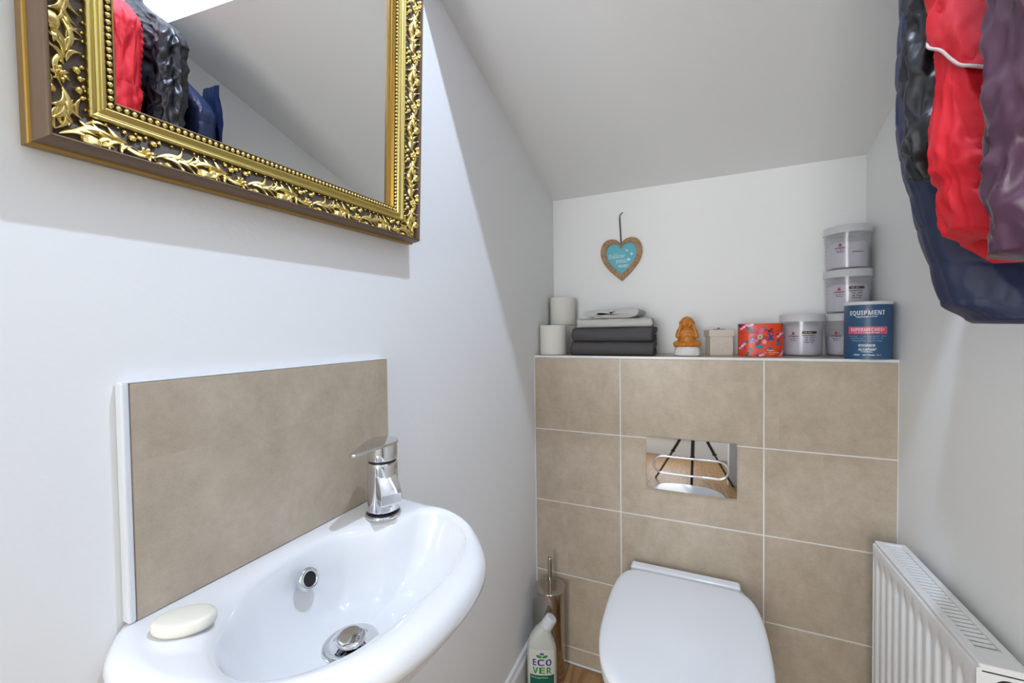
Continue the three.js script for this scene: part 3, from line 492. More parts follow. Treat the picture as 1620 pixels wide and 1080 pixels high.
// ---------------------------------------------------------------- figurine
{
  const g = thing('monk_figurine', 'small orange figurine of a laughing seated monk on a white base', 'figurine', [0.199, YL, -0.085], 0.05);
  const rings = [], n = 40; [[0.9, 0.0005], [1, 0.002], [0.98, 0.012], [0.9, 0.022], [0.84, 0.0285], [0.7, 0.03]].forEach(([s, y], j) => rings.push([...Array(n)].map((_, i) => { const t = -i / n * 2 * Math.PI, e = 1 + 0.09 * N3(Math.cos(t) * 2.4, y * 90, Math.sin(t) * 2.4 + 3); return [0.041 * s * e * Math.cos(t), y, 0.031 * s * e * Math.sin(t)]; })));
  mesh('rock_base', toCreasedNormals(loft(rings, { cap0: true, cap1: true }), 0.35), M.plinth, g);
  const S = 0.058, res = 84, mc = new MarchingCubes(res, M.figurine, false, false, 200000); mc.isolation = 0;
  const ell = (p, c, r) => { const k0 = Math.hypot((p[0] - c[0]) / r[0], (p[1] - c[1]) / r[1], (p[2] - c[2]) / r[2]), k1 = Math.hypot((p[0] - c[0]) / r[0] ** 2, (p[1] - c[1]) / r[1] ** 2, (p[2] - c[2]) / r[2] ** 2); return k0 * (k0 - 1) / Math.max(1e-6, k1); };
  const cap = (p, a, b, ra, rb) => { const d = [b[0] - a[0], b[1] - a[1], b[2] - a[2]], q = [p[0] - a[0], p[1] - a[1], p[2] - a[2]], t = Math.max(0, Math.min(1, (q[0] * d[0] + q[1] * d[1] + q[2] * d[2]) / (d[0] ** 2 + d[1] ** 2 + d[2] ** 2))); return Math.hypot(q[0] - d[0] * t, q[1] - d[1] * t, q[2] - d[2] * t) - lerp(ra, rb, t); };
  const smin = (a, b, k) => { const h = Math.max(0, k - Math.abs(a - b)) / k; return Math.min(a, b) - h * h * k / 4; };
  const sdf = p => {
    const [x, y, z] = p, m = Math.abs(x), q = [m, y, z];
    let d = ell(p, [0, 1.0, 0.1], [3.9, 1.25, 2.5]);
    d = smin(d, ell(p, [0, 3.5, -0.2], [2.8, 3.2, 2.0]), 0.9); d = smin(d, ell(p, [0, 4.6, -0.2], [2.7, 1.6, 1.7]), 0.6);
    d = smin(d, ell(p, [0, 2.7, 0.6], [2.0, 1.7, 1.7]), 0.4);
    d = smin(d, cap(q, [3.1, 1.0, 0.7], [0.9, 0.9, 2.2], 1.05, 0.75), 0.25);
    let arm = smin(cap(q, [2.3, 5.2, -0.1], [2.7, 3.7, 1.2], 0.85, 0.75), cap(q, [2.75, 3.7, 1.2], [2.15, 6.2, 1.3], 0.68, 0.45), 0.3);
    arm = smin(arm, ell(q, [2.0, 6.75, 1.2], [0.4, 0.8, 0.5]), 0.25); d = smin(d, arm, 0.25);
    d += 0.07 * Math.sin(y * 5.2 + m * 2.2 + 2 * N3(x, y, z)) * sstep(5.6, 4.4, y) * sstep(0.4, 1.6, y);
    let h = ell(p, [0, 7.9, 0.3], [2.0, 2.0, 1.9]); h = smin(h, ell(q, [0.9, 7.4, 1.35], [0.75, 0.6, 0.7]), 0.4); h = smin(h, ell(q, [2.05, 7.7, 0.1], [0.34, 0.75, 0.45]), 0.15); h = smin(h, ell(p, [0, 7.75, 2.15], [0.36, 0.34, 0.36]), 0.2);
    h = Math.max(h, -ell(p, [0, 6.98, 2.05], [0.7, 0.24, 0.6])); h = Math.max(h, -cap(q, [0.45, 8.3, 2.15], [1.15, 8.2, 1.85], 0.16, 0.13));
    return smin(d, h, 0.3);
  };
  const half = res / 2, cm = S * 100;
  for (let k = 0; k < res; k++) for (let j = 0; j < res; j++) for (let i = 0; i < res; i++) mc.field[k * res * res + j * res + i] = -sdf([(i - half) / half * cm, (j - half) / half * cm + 4.9, (k - half) / half * cm]);
  mc.update();
  const bg = new THREE.BufferGeometry(); bg.setAttribute('position', new THREE.BufferAttribute(mc.positionArray.slice(0, mc.count * 3), 3)); const wg = mergeVertices(bg, 1e-4); wg.scale(S, S, S); wg.translate(0, 0.0275 + 0.049, 0); wg.computeVertexNormals();
  const nn = wg.attributes.normal, pp = wg.attributes.position; { let s = 0; for (let i = 0; i < pp.count; i += 7) s += nn.getX(i) * pp.getX(i) + nn.getZ(i) * pp.getZ(i); if (s < 0) { const ix = wg.index.array; for (let i = 0; i < ix.length; i += 3) { const t = ix[i]; ix[i] = ix[i + 1]; ix[i + 1] = t; } wg.computeVertexNormals(); } }
  mesh('monk_body', wg, M.figurine, g);
}
// ---------------------------------------------------------------- cream box
{
  const g = thing('keepsake_box', 'small square cream box with embossed sides and lid between figurine and orange tin', 'box', [0.2935, YL, -0.145], 0.2);
  mesh('box_body', rbox(-0.034, 0.034, 0, 0.064, -0.034, 0.034, 0.002), M.cream, g);
  mesh('lid', rbox(-0.0375, 0.0375, 0.0605, 0.083, -0.0375, 0.0375, 0.0025), M.cream, g);
  const em = []; for (const [x, y, a, l] of [[-0.018, 0.02, 0.6, 0.02], [-0.008, 0.034, -0.7, 0.018], [0.006, 0.018, 1.2, 0.02], [0.015, 0.036, 0.4, 0.018], [0.02, 0.02, -0.5, 0.014], [-0.02, 0.042, 0.1, 0.014]]) { const b = new THREE.SphereGeometry(1, 12, 8); b.scale(l / 2, 0.0035, 0.0006); b.rotateZ(a); b.translate(x, y + 0.005, 0.034); em.push(b); }
  mesh('embossed_leaves', em, M.cream, g);
  const fl = []; for (let k = 0; k < 7; k++) { const b = new THREE.SphereGeometry(1, 10, 6); b.scale(0.009, 0.0012, 0.0042); b.translate(0.011, 0, 0); b.rotateY(k * 0.9); b.translate(0, 0.0838, 0.006); fl.push(b); }
  mesh('lid_flower', fl, std([0.36, 0.08, 0.04], 0.7), g);
  mesh('flower_bead', new THREE.SphereGeometry(0.0035, 14, 10).translate(-0.002, 0.0865, 0.006), std([0.2, 0.16, 0.12], 0.4), g);
}
// ---------------------------------------------------------------- orange tin
{
  const g = thing('floral_tin', 'orange oval tin printed with flowers and butterflies', 'tin', [0.4065, YL, -0.118], -0.02);
  const a = 0.0605, b = 0.041, n = 96, sup = (t, s) => { const c = Math.cos(t), d = Math.sin(t), e = 0.62; return [a * s * Math.sign(c) * Math.pow(Math.abs(c), e), b * s * Math.sign(d) * Math.pow(Math.abs(d), e)]; };
  const tex = canvasTex(1024, 820, (c, w, h) => {
    c.fillStyle = '#e2430f'; c.fillRect(0, 0, w, h);
    const r = rng(14), petal = (x, y, rad, n2, cols, ctr) => { for (let k = 0; k < n2; k++) { c.save(); c.translate(x, y); c.rotate(k / n2 * 6.283 + r()); c.fillStyle = cols[k % cols.length]; c.beginPath(); c.ellipse(rad * 0.62, 0, rad * 0.45, rad * 0.26, 0, 0, 7); c.fill(); c.restore(); } c.fillStyle = ctr; c.beginPath(); c.arc(x, y, rad * 0.27, 0, 7); c.fill(); };
    const leafy = (x, y, l, ang, col) => { c.save(); c.translate(x, y); c.rotate(ang); c.fillStyle = col; c.beginPath(); c.ellipse(0, 0, l, l * 0.5, 0, 0, 7); c.fill(); c.restore(); };
    for (const [x, y, l, q, col] of [[290, 170, 120, 0.5, '#16606e'], [470, 575, 95, 0.2, '#137a86'], [30, 40, 60, 1.2, '#0e3f52'], [990, 60, 60, 1.3, '#12505e'], [560, 120, 50, 2, '#1c7c5c'], [280, 660, 66, 1.1, '#1f6f8c'], [200, 760, 62, 2.1, '#17607c'], [880, 420, 44, 2, '#0f4d55']]) leafy(x, y, l, q, col);
    petal(480, 330, 215, 9, ['#b3123f', '#d22a63', '#7c1034', '#e0577f'], '#c9b45a'); c.fillStyle = '#3f5c2a'; c.beginPath(); c.arc(480, 330, 22, 0, 7); c.fill();
    c.fillStyle = '#f09a86'; c.beginPath(); c.ellipse(575, 455, 46, 60, 0.3, 0, 7); c.fill();
    petal(720, 340, 92, 6, ['#1a3f86', '#2a58a6'], '#0d2046'); petal(670, 190, 98, 5, ['#7c1245', '#a81f52'], '#3a0a20'); petal(310, 430, 60, 5, ['#6d88c0', '#a9b8dc'], '#274a8a');
    for (const [x, y] of [[90, 560], [930, 270], [480, 800], [300, 30], [960, 740], [130, 80]]) petal(x, y, 104, 6, ['#b7194f', '#ce3f77', '#efb0c4'], '#f6e1d0');
    for (const [x, y] of [[185, 450], [870, 500], [700, 620]]) { c.fillStyle = '#1c6fa3'; for (const s of [-1, 1]) { c.beginPath(); c.ellipse(x + s * 26, y - 12, 34, 19, s * 0.7, 0, 7); c.fill(); c.beginPath(); c.ellipse(x + s * 18, y + 22, 22, 14, -s * 0.6, 0, 7); c.fill(); } c.fillStyle = '#101c2c'; c.fillRect(x - 4, y - 34, 8, 66); }
    c.fillStyle = '#f6cdb0'; c.textAlign = 'center'; smallPrint(c, 740, 680, 200, 34, 42); smallPrint(c, 740, 728, 330, 22, 43); smallPrint(c, 740, 770, 110, 20, 44);
  });
  tex.wrapS = tex.wrapT = THREE.MirroredRepeatWrapping;
  const print = std(0xffffff, 0.32, { map: tex });
  const shell = (s, y0, y1) => { const rings = []; for (const [k, y] of [[s - 0.012, y0], [s, y0 + 0.0012], [s, y1 - 0.0012], [s - 0.012, y1]]) rings.push([...Array(n)].map((_, i) => { const p = sup(Math.PI * 1.5 - i / n * 2 * Math.PI, k); return [p[0], y, p[1]]; })); const gg = loft(rings, { cap0: true, cap1: true }), p = gg.attributes.position, uv = gg.attributes.uv; for (let i = 0; i < p.count; i++) { const ny = gg.attributes.normal.getY(i); uv.setXY(i, (p.getX(i) + a) / (2 * a), Math.abs(ny) > 0.9 ? (p.getZ(i) + b) / (2 * b) * 0.6 : p.getY(i) / 0.1); } return gg; };
  mesh('tin_body', shell(0.985, 0, 0.073), print, g);
  mesh('lid', shell(1, 0.0715, 0.1), print, g);
}
// ---------------------------------------------------------------- plastic tubs
const tubTex = [0, 1].map(k => canvasTex(512, 512, (c, w, h) => {
  c.clearRect(0, 0, w, h);
  if (k) { c.fillStyle = '#4a3524'; c.fillRect(270, 150, 190, 44); c.fillStyle = '#c9b791'; smallPrint(c, 350, 181, 110, 18, 45); }
  c.fillStyle = '#b03a4a'; c.beginPath(); c.moveTo(160, 168); c.lineTo(186, 212); c.lineTo(134, 212); c.fill(); c.beginPath(); c.arc(160, 176, 16, 0, 7); c.fill();
  c.fillStyle = '#5d3034'; smallPrint(c, 160, 250, 130, 26, 46); smallPrint(c, 160, 288, 120, 17, 47); smallPrint(c, 160, 318, 80, 17, 48);
  if (k) for (let i = 0; i < 4; i++) smallPrint(c, 355, 234 + i * 40, 170 - i * 12, 19, 49 + i); else smallPrint(c, 370, 330, 140, 18, 53);
}));
{
  const gr = 'clear plastic tubs of powder on the ledge';
  function makeTub(k, fill) {
    const g = new THREE.Group(), r0 = 0.0515, r1 = 0.0555, h = 0.112;
    mesh('tub_wall', lathe([[0.0, 0.001], [r0 - 0.004, 0], [r0, 0.003], [r1, h], [r1 - 0.0012, h], [r0 - 0.0012, 0.0042], [r0 - 0.005, 0.0022], [0, 0.0022]], 64), M.tub, g);
    mesh('lid', lathe([[0, h + 0.0128], [r1 - 0.006, h + 0.0128], [r1 - 0.004, h + 0.0145], [r1 + 0.0005, h + 0.014], [r1 + 0.0018, h + 0.012], [r1 + 0.0018, h - 0.008], [r1 + 0.0008, h - 0.008], [r1 + 0.0008, h + 0.0118], [0, h + 0.0118]], 64), M.tubLid, g);
    const rings = [], n = 48; [[0.5, 0.0032], [0.96, 0.0036], [0.985, 0.008], [0.985, fill * 0.5], [0.97, fill * 0.9], [0.8, fill], [0.4, fill * 1.03], [0.1, fill * 1.02]].forEach(([s, y]) => rings.push([...Array(n)].map((_, i) => { const t = -i / n * 2 * Math.PI, rr = (lerp(r0, r1, y / h) - 0.0028) * s * (1 - 0.03 * (1 + N3(Math.cos(t) * 3 + k, y * 60, Math.sin(t) * 3))); return [rr * Math.cos(t), y * (1 + (s < 0.9 ? 0.06 * N3(Math.cos(t) * 2, k, Math.sin(t) * 2) : 0)), rr * Math.sin(t)]; })));
    const pw = mesh('powder_bag', loft(rings, { cap0: true, cap1: true }), M.powder, g); pw.userData.label = 'pale lilac powder bag inside';
    const lr = []; for (let j = 0; j <= 6; j++) { const y = lerp(0.014, 0.1, j / 6), rr = lerp(r0, r1, y / h) + 0.0004; lr.push([...Array(25)].map((_, i) => { const t = lerp(-0.95, 0.95, i / 24); return [rr * Math.sin(t), y, rr * Math.cos(t)]; })); }
    const lb = mesh('printed_label', loft(lr, { open: true }), std(0xffffff, 0.4, { map: tubTex[k], transparent: true }), g); lb.userData.label = 'small dark and red print';
    const tk = []; for (let j = 0; j < 7; j++) { const t = box(-0.004, 0.004, 0, 0.0016, 0, 0.0006); t.translate(0, 0.022 + j * 0.0115, lerp(r0, r1, (0.022 + j * 0.0115) / h)); t.rotateY(-1.15); tk.push(t); }
    mesh('scale_marks', tk, std([0.25, 0.24, 0.27], 0.7), g);
    return g;
  }
  const put = (k, fill, x, y, z, turn, label) => { const g = makeTub(k, fill); g.name = numbered('plastic_tub'); g.position.set(x, y, z); g.rotation.y = turn; scene.add(g); tag(g, label, 'tub', gr); return g; };
  put(0, 0.06, 0.6385, YL, -0.1725, -0.4, 'clear plastic powder tub at the bottom of the stack behind the blue can');
  put(1, 0.085, 0.6375, YL + 0.1275, -0.1715, -0.25, 'clear plastic powder tub with brown-banded label in the middle of the stack');
  put(0, 0.08, 0.6365, YL + 0.255, -0.1725, -0.2, 'clear plastic powder tub on top of the stack');
  const one = put(1, 0.092, 0.5215, YL, -0.158, -0.22, 'clear plastic powder tub standing alone beside the orange tin');
}
// ---------------------------------------------------------------- blue can
{
  const g = thing('blue_powder_can', 'blue cylindrical can with pink band and white lettering at the end of the ledge', 'can', [0.6455, YL + 0.0009, -0.0365], -0.28);
  const r = 0.0495, h = 0.1445, blue = std([0.03, 0.1, 0.2], 0.36);
  mesh('can_body', lathe([[0, 0], [r - 0.001, 0], [r, 0.001], [r, h], [0, h]], 72), blue, g);
  mesh('lid', lathe([[0, h + 0.0048], [r - 0.003, h + 0.0048], [r - 0.0025, h + 0.0062], [r - 0.0002, h + 0.0062], [r + 0.0012, h + 0.005], [r + 0.0012, h - 0.0015], [r + 0.0003, h - 0.0025]], 72), std([0.72, 0.73, 0.72], 0.35), g);
  const tex = canvasTex(1024, 1090, (c, w, h2) => {
    c.fillStyle = '#31587c'; c.fillRect(0, 0, w, h2); c.fillStyle = '#e9eef2'; c.textAlign = 'center';
    c.font = 'bold 128px sans-serif'; c.fillText('EQUIP', 300, 205); c.fillText('MENT', 680, 205); c.fillStyle = '#d8475a'; c.beginPath(); c.moveTo(490, 60); c.lineTo(520, 100); c.lineTo(490, 140); c.lineTo(460, 100); c.fill();
    c.fillStyle = '#e9eef2'; smallPrint(c, 480, 252, 420, 26, 54);
    c.fillStyle = '#dd5a78'; c.fillRect(70, 440, 850, 150); c.fillStyle = '#f5dfe4'; c.font = 'bold 96px sans-serif'; c.fillText('SUPERMECHES+', 495, 536); smallPrint(c, 495, 576, 480, 24, 55);
    c.fillStyle = '#7f9cb6'; for (let i = 0; i < 3; i++) smallPrint(c, 490, 648 + i * 48, 800 - i * 90, 28, 56 + i);
    c.fillStyle = '#d5dde4'; c.fillRect(320, 800, 330, 44); c.fillStyle = '#31587c'; smallPrint(c, 485, 832, 280, 22, 60);
    c.fillStyle = '#e9eef2'; c.font = 'italic bold 74px sans-serif'; c.fillText('ALFAPARF', 490, 930); smallPrint(c, 490, 962, 220, 20, 61); smallPrint(c, 490, 1030, 540, 28, 62);
  });
  const rings = []; for (let j = 0; j <= 4; j++) rings.push([...Array(37)].map((_, i) => { const t = lerp(-1.5, 1.5, i / 36); return [(r + 0.0004) * Math.sin(t), lerp(0.002, h - 0.003, j / 4), (r + 0.0004) * Math.cos(t)]; }));
  const lg = loft(rings, { open: true }), uv = lg.attributes.uv; for (let i = 0; i < uv.count; i++) uv.setX(i, (uv.getX(i) - 0.5) * 1.42 + 0.5); tex.wrapS = THREE.ClampToEdgeWrapping;
  mesh('label', lg, std(0xffffff, 0.36, { map: tex }), g).userData.label = 'printed blue label with white lettering and pink band';
}

// ================================================================ HEART PLAQUE
{
  const g = thing('heart_plaque', 'wooden heart plaque with turquoise panel hanging on the back wall', 'wall plaque', [-0.0275, 1.34, ZB + 0.0006]);
  g.rotation.z = 0.02;
  const heart = (w, h, y0) => { const s = new THREE.Shape(); s.moveTo(0, y0); s.bezierCurveTo(w * 0.22, y0 + h * 0.18, w * 0.5, y0 + h * 0.42, w * 0.5, y0 + h * 0.68); s.bezierCurveTo(w * 0.5, y0 + h * 0.9, w * 0.38, y0 + h, w * 0.25, y0 + h); s.bezierCurveTo(w * 0.12, y0 + h, w * 0.04, y0 + h * 0.94, 0, y0 + h * 0.83); s.bezierCurveTo(-w * 0.04, y0 + h * 0.94, -w * 0.12, y0 + h, -w * 0.25, y0 + h); s.bezierCurveTo(-w * 0.38, y0 + h, -w * 0.5, y0 + h * 0.9, -w * 0.5, y0 + h * 0.68); s.bezierCurveTo(-w * 0.5, y0 + h * 0.42, -w * 0.22, y0 + h * 0.18, 0, y0); return s; };
  const s = heart(0.15, 0.157, 0); s.holes.push(heart(0.114, 0.119, 0.0225));
  const fg = new THREE.ExtrudeGeometry(s, { depth: 0.009, bevelEnabled: true, bevelThickness: 0.001, bevelSize: 0.001, bevelSegments: 2, curveSegments: 30 }); fg.translate(0, 0, 0.001);
  frameWood.repeat.set(5, 5); frameWood.wrapS = frameWood.wrapT = THREE.RepeatWrapping;
  mesh('heart_frame', fg, std(0xffffff, 0.65, { map: frameWood }), g);
  const tex = canvasTex(512, 512, (c) => {
    c.fillStyle = '#63b6c6'; c.fillRect(0, 0, 512, 512); c.fillStyle = '#dcecec';
    c.font = 'italic 88px serif'; c.textAlign = 'center'; c.fillText('follow', 172, 240); c.fillText('your', 256, 316); c.font = 'bold 54px monospace'; c.fillText('HEART', 284, 388);
    const hrt = (x, y, k) => { c.save(); c.translate(x, y); c.rotate(0.3); c.beginPath(); c.moveTo(0, k); c.bezierCurveTo(-k * 1.4, 0, -k, -k, 0, -k * 0.3); c.bezierCurveTo(k, -k, k * 1.4, 0, 0, k); c.fill(); c.restore(); }; hrt(345, 130, 20); hrt(420, 190, 24); hrt(372, 272, 28);
  });
  const pg = new THREE.ShapeGeometry(heart(0.118, 0.123, 0.0205), 30), p = pg.attributes.position, uv = pg.attributes.uv; for (let i = 0; i < p.count; i++) uv.setXY(i, p.getX(i) / 0.118 + 0.5, (p.getY(i) - 0.0205) / 0.123); pg.translate(0, 0, 0.0045);
  mesh('turquoise_panel', pg, std(0xffffff, 0.55, { map: tex }), g).userData.label = 'turquoise panel with white lettering and hearts';
  mesh('panel_back', new THREE.ExtrudeGeometry(heart(0.118, 0.123, 0.0205), { depth: 0.003, bevelEnabled: false, curveSegments: 24 }).translate(0, 0, 0.001), M.card, g);
  mesh('cord', [tube([[0.0, 0.131, 0.006], [-0.001, 0.16, 0.006], [-0.0025, 0.2, 0.005], [-0.003, 0.238, 0.005], [-0.001, 0.2455, 0.006], [0.0045, 0.25, 0.007], [0.009, 0.254, 0.0055]], 0.0016, 40, 8), tube([[0.0015, 0.131, 0.005], [0.001, 0.16, 0.005], [-0.0005, 0.2, 0.0045], [-0.0018, 0.238, 0.005]], 0.0014, 24, 8)], std([0.09, 0.07, 0.055], 0.8), g);
  mesh('nail', new THREE.SphereGeometry(0.0028, 12, 8).translate(-0.0015, 0.243, 0.004), M.steel, g);
}

// ================================================================ COATS
{
  const hook = (z, y, label) => { const h = thing('coat_hook', label, 'coat hook', [XR, y, z], 0, 'coat hooks above the jackets'); mesh('back_plate', rbox(-0.004, 0, -0.03, 0.03, -0.011, 0.011, 0.0015), M.steel, h); mesh('arm', [tube([[-0.003, -0.008, 0], [-0.03, -0.016, 0], [-0.055, -0.012, 0], [-0.066, 0.006, 0]], 0.005, 24, 12), new THREE.SphereGeometry(0.0085, 16, 12).translate(-0.066, 0.008, 0)], M.steel, h); };
  const HK = { navy: [0.644, 1.86], black: [0.74, 1.99], red: [0.834, 1.99], purple: [0.942, 1.99] };
  for (const k in HK) hook(...HK[k], 'steel coat hook holding the ' + k + ' jacket');
  const gr = 'jackets hanging on the right-hand wall';
  // hanging garment: rings from the peg loop to the hem, each a rounded slab between the wall and xo(t)
  function garment({ zc, zh, xo, top, bot, peg, disp, tilt = () => 0, nx = 220, ny = 260, pow = 2.6, hem = 0.012 }) {
    const rings = [], xw = XR - 0.006;
    const ringAt = (t, inset = 0, dy = 0) => {
      const y = lerp(top, bot, t), sh = sstep(0, 0.22, t), X = lerp(XR - 0.085, xo(t), Math.pow(sh, 0.8)), c = (xw + X) / 2, a = Math.max(0.012, (xw - X) / 2) - inset, b = zh(t) * lerp(0.3, 1, sh) - inset * 0.8, z0 = lerp(peg, zc(t), sstep(0, 0.3, t)), out = [];
      for (let i = 0; i < nx; i++) {
        const th = -i / nx * 2 * Math.PI, ct = Math.cos(th), st = Math.sin(th), e = 2 / pow, px = Math.sign(ct) * Math.pow(Math.abs(ct), e), pz = Math.sign(st) * Math.pow(Math.abs(st), e);
        const nl = Math.hypot(ct / a, st / b), nxx = ct / a / nl, nzz = st / b / nl, u = th, d = inset ? 0 : disp(t, th, px, pz, y) * Math.min(1, t * 6);
        out.push([Math.min(xw, c + a * px + nxx * d), y + dy + tilt(c + a * px, z0 + b * pz) * sstep(0.3, 1, t), z0 + b * pz + nzz * d]);
      }
      return out;
    };
    for (let j = 0; j <= ny; j++) rings.push(ringAt(j / ny));
    rings.push(ringAt(1, hem * 0.35, -0.004), ringAt(1, hem, -0.002), ringAt(1, hem * 1.15, 0.012), ringAt(0.97, hem * 1.4));
    return loft(rings, { cap0: true, cap1: true });
  }
  const quilt = (y, p, k = 0.45) => Math.pow(Math.abs(Math.sin(Math.PI * y / p)), k) - 0.6;
  const rid = (x, y, z) => 1 - 2.4 * Math.abs(N3(x, y, z));                     // sharp-edged folds
  const crk = (px, y, pz, s, fv = 2.2, fd = 10) => { const w = N3(px * 1.3 + s, y * 5, pz * 1.1), w2 = N3(px * 1.1, y * 4 + s * 3, pz); return 0.65 * rid(px * fv + 1.4 * w + s, y * 3.1 + w2, pz * fv * 0.8 + w2 + s) + 0.6 * rid(px * 2.4 + y * fd + 1.2 * w2, y * fd * 0.9 - px * 1.5 + 1.5 * w, pz * 2 + s) + 0.38 * rid(px * 5 - y * fd + s, y * fd * 2.2 + w * 2, pz * 4) + 0.45 * N3(px * 1.6, y * 7 + s, pz); };
  const loop = (g, z, y) => mesh('hanging_loop', tube([[XR - 0.045, y - 0.045, z - 0.006], [XR - 0.045, y - 0.012, z - 0.007], [XR - 0.045, y - 0.006, z], [XR - 0.045, y - 0.012, z + 0.007], [XR - 0.045, y - 0.045, z + 0.006]], 0.0018, 24, 8), M.black, g);
  { // navy
    const g = thing('navy_jacket', 'long navy quilted jacket hanging behind the black and red jackets', 'jacket', [0, 0, 0], 0, gr), [z, hy] = HK.navy;
    const xo = t => 0.474 + 0.002 * Math.sin(t * 9) + (t > 0.6 ? 0.05 * Math.pow((t - 0.6) / 0.4, 1.6) : 0) + 0.02 * sstep(0.97, 1, t);
    mesh('jacket_body', garment({ zc: () => z, zh: t => 0.036 + 0.002 * Math.sin(t * 7), xo, top: hy - 0.04, bot: 1.162, peg: z, tilt: x => -(x - 0.5) * 0.03, pow: 3.2, disp: (t, th, px, pz, y) => 0.0026 * quilt(y + 0.012 * px + 0.003 * N3(px * 3, y * 8, 1), 0.047, 0.22) + 0.002 * crk(px, y, pz, 3, 1.2, 9) }), M.navy, g);
    loop(g, z, hy);
    M.navy.side = THREE.DoubleSide;       // open front edge curling away from the body
    for (const [y0, y1, x0, x1, amp] of [[1.52, 1.78, 0.482, 0.56, 0.009], [1.58, 1.71, 0.52, 0.6, 0.009]]) {
      const col = []; for (let j = 0; j <= 24; j++) { const q = j / 24, y = lerp(y0, y1, q); col.push([...Array(24)].map((_, i) => { const v = i / 23, fl = amp * Math.pow(Math.sin(Math.PI * Math.min(1, q * 1.15)), 0.7) * (1 - v); return [lerp(x0, x1, v) + 0.006 * Math.sin(q * 8), y, z - 0.034 - fl + 0.003 * N3(v * 5, y * 30, 2)]; })); }
      mesh('front_edge', loft(col, { open: true }), M.navy, g);
    }
  }
  { // black
    const g = thing('black_puffer_jacket', 'shiny black puffer jacket hanging between the navy and red jackets', 'jacket', [0, 0, 0], 0, gr), [z, hy] = HK.black;
    mesh('jacket_body', garment({ zc: () => z, zh: t => 0.035 + 0.002 * Math.sin(t * 9), xo: t => 0.447 + 0.006 * Math.sin(t * 9 + 1) + 0.012 * sstep(0.92, 1, t), top: hy - 0.04, bot: 1.325, peg: z, pow: 2.9, tilt: (x, zz) => (x - 0.5) * 0.05 + 0.006 * Math.sin(zz * 90), disp: (t, th, px, pz, y) => 0.002 * quilt(y + 0.03 * px + 0.03 * N3(px * 2, y * 6, pz), 0.04, 0.5) + 0.0095 * crk(px, y, pz, 7, 2.6, 15) - 0.012 * Math.exp(-((px + 0.5 + 0.16 * Math.sin(y * 11)) ** 2) / 0.012) - 0.01 * Math.exp(-((px - 0.1 + 0.2 * Math.sin(y * 8 + 1)) ** 2) / 0.01) }), M.blackNylon, g);
    loop(g, z, hy);
  }
  { // red
    const g = thing('red_jacket', 'bright red jacket with pale piped flap hanging before the black jacket', 'jacket', [0, 0, 0], 0, gr), [z, hy] = HK.red;
    const xo = t => 0.443 - 0.006 * sstep(0.7, 0.9, t) + 0.012 * sstep(0.93, 1, t), zh = t => 0.034 + 0.002 * Math.sin(t * 8), top = hy - 0.04, bot = 1.252;
    const dz = (t, th, px, pz, y) => 0.0055 * crk(px, y, pz, 5, 2, 8) + 0.0014 * Math.sin(y * 420 + 5 * N3(px * 4, y * 14, pz * 3)) * Math.exp(-((px + 0.86) ** 2) / 0.004) + 0.0035 * sstep(0.84, 0.92, t) * crk(px, y, pz, 15, 3, 22) - 0.007 * Math.exp(-((t - 0.945) ** 2) / 0.00012) - 0.009 * Math.exp(-((px - 0.0 + 0.15 * Math.sin(y * 9)) ** 2) / 0.006);
    mesh('jacket_body', garment({ zc: () => z, zh, xo, top, bot, peg: z, pow: 3.2, tilt: (x, zz) => -Math.min(0.035, Math.max(0, x - 0.435) * 0.7), disp: dz }), M.red, g);
    loop(g, z, hy);
    // flap with piping over the outer edge
    const rows = [], edge = [], flapY = q => q < 0.36 ? 1.388 + 0.1 * (0.36 - q) / 0.36 : 1.388 - 0.05 * Math.pow((q - 0.36) / 0.64, 0.7);
    for (let j = 0; j <= 36; j++) rows.push([...Array(81)].map((_, i) => {
      const q = i / 80, th = lerp(Math.PI * 1.2, Math.PI * 0.42, q), y = lerp(flapY(q), 1.66, j / 36), t = (top - y) / (top - bot), X = xo(t), xw = XR - 0.006, c = (xw + X) / 2, a = (xw - X) / 2, b = zh(t), ct = Math.cos(th), st = Math.sin(th), e = 2 / 3.2, nl = Math.hypot(ct / a, st / b), px = Math.sign(ct) * Math.pow(Math.abs(ct), e), pz = Math.sign(st) * Math.pow(Math.abs(st), e);
      const k = 0.0035 + 0.004 * (1 - j / 36) + Math.max(0, 0.8 * dz(t, th, px, pz, y)) + 0.004 * rid(q * 3 + y * 8, y * 20 + q * 5, 4) + 0.0018 * rid(q * 9 - y * 14, y * 40, 8);
      const p = [c + a * px + ct / a / nl * k, y, z + b * pz + st / b / nl * k]; if (!j) edge.push([p[0] + ct / a / nl * 0.0014, p[1], p[2] + st / b / nl * 0.0014]); return p; }));
    M.red.side = THREE.DoubleSide; mesh('flap', loft(rows, { open: true }), M.red, g);
    mesh('piping', tube(edge.filter((_, i) => i % 4 === 0), 0.0014, 160, 8), M.piping, g).userData.label = 'pale reflective piping';
  }
  { // purple
    const g = thing('purple_puffer_jacket', 'plum purple puffer jacket hanging in front of the red jacket', 'jacket', [0, 0, 0], 0, gr), [z, hy] = HK.purple;
    mesh('jacket_body', garment({ zc: () => z, zh: () => 0.037, xo: t => 0.423 + 0.006 * Math.sin(t * 17 + 0.5) + 0.01 * sstep(0.85, 1, t), top: hy - 0.04, bot: 1.205, peg: z, disp: (t, th, px, pz, y) => 0.0028 * quilt(y + 0.015 * px, 0.055, 0.6) + 0.008 * crk(px, y, pz, 12, 2.4, 11) }), M.purple, g);
    loop(g, z, hy);
  }
}

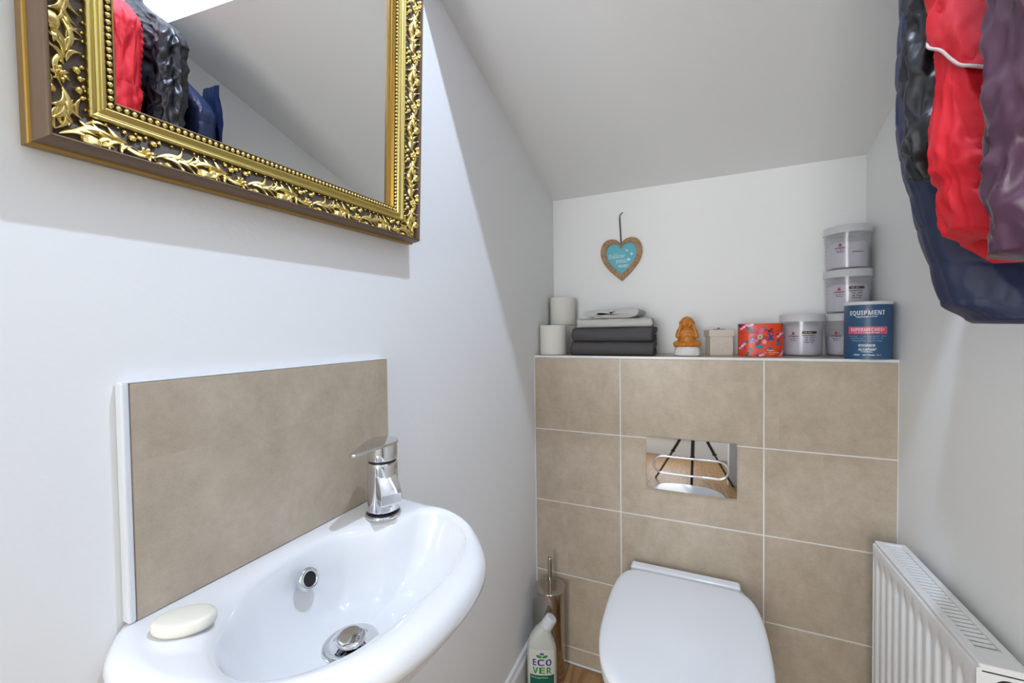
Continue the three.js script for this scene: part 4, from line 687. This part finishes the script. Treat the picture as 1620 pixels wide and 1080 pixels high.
// ================================================================ TRIPOD BELOW THE CAMERA (mirrored in the flush plate)
{
  const g = thing('camera_tripod', 'black three-legged camera tripod mirrored in the chrome flush plate', 'tripod', [0.2236, 0, 1.375]);
  mesh('centre_column', [at(cyl(0.014, 0.014, 0.36, 20), 0, 0.68, 0), at(cyl(0.04, 0.034, 0.05, 24), 0, 0.9, 0)], M.black, g);
  mesh('head', new RoundedBoxGeometry(0.06, 0.04, 0.06, 3, 0.006).translate(0, 1.045, 0.02), M.black, g);
  for (const [x, z] of [[-0.02, -0.4], [-0.36, 0.19], [0.35, 0.19]]) mesh('leg', [tube([[x * 0.08, 0.925, z * 0.08], [x * 0.5, 0.5, z * 0.5]], 0.014, 4, 14), tube([[x * 0.48, 0.52, z * 0.48], [x, 0.012, z]], 0.01, 4, 14), new THREE.SphereGeometry(0.012, 12, 8).translate(x, 0.012, z), new THREE.SphereGeometry(0.02, 14, 10).translate(x * 0.5, 0.5, z * 0.5)], M.black, g);
}
renderer.render(scene, camera);
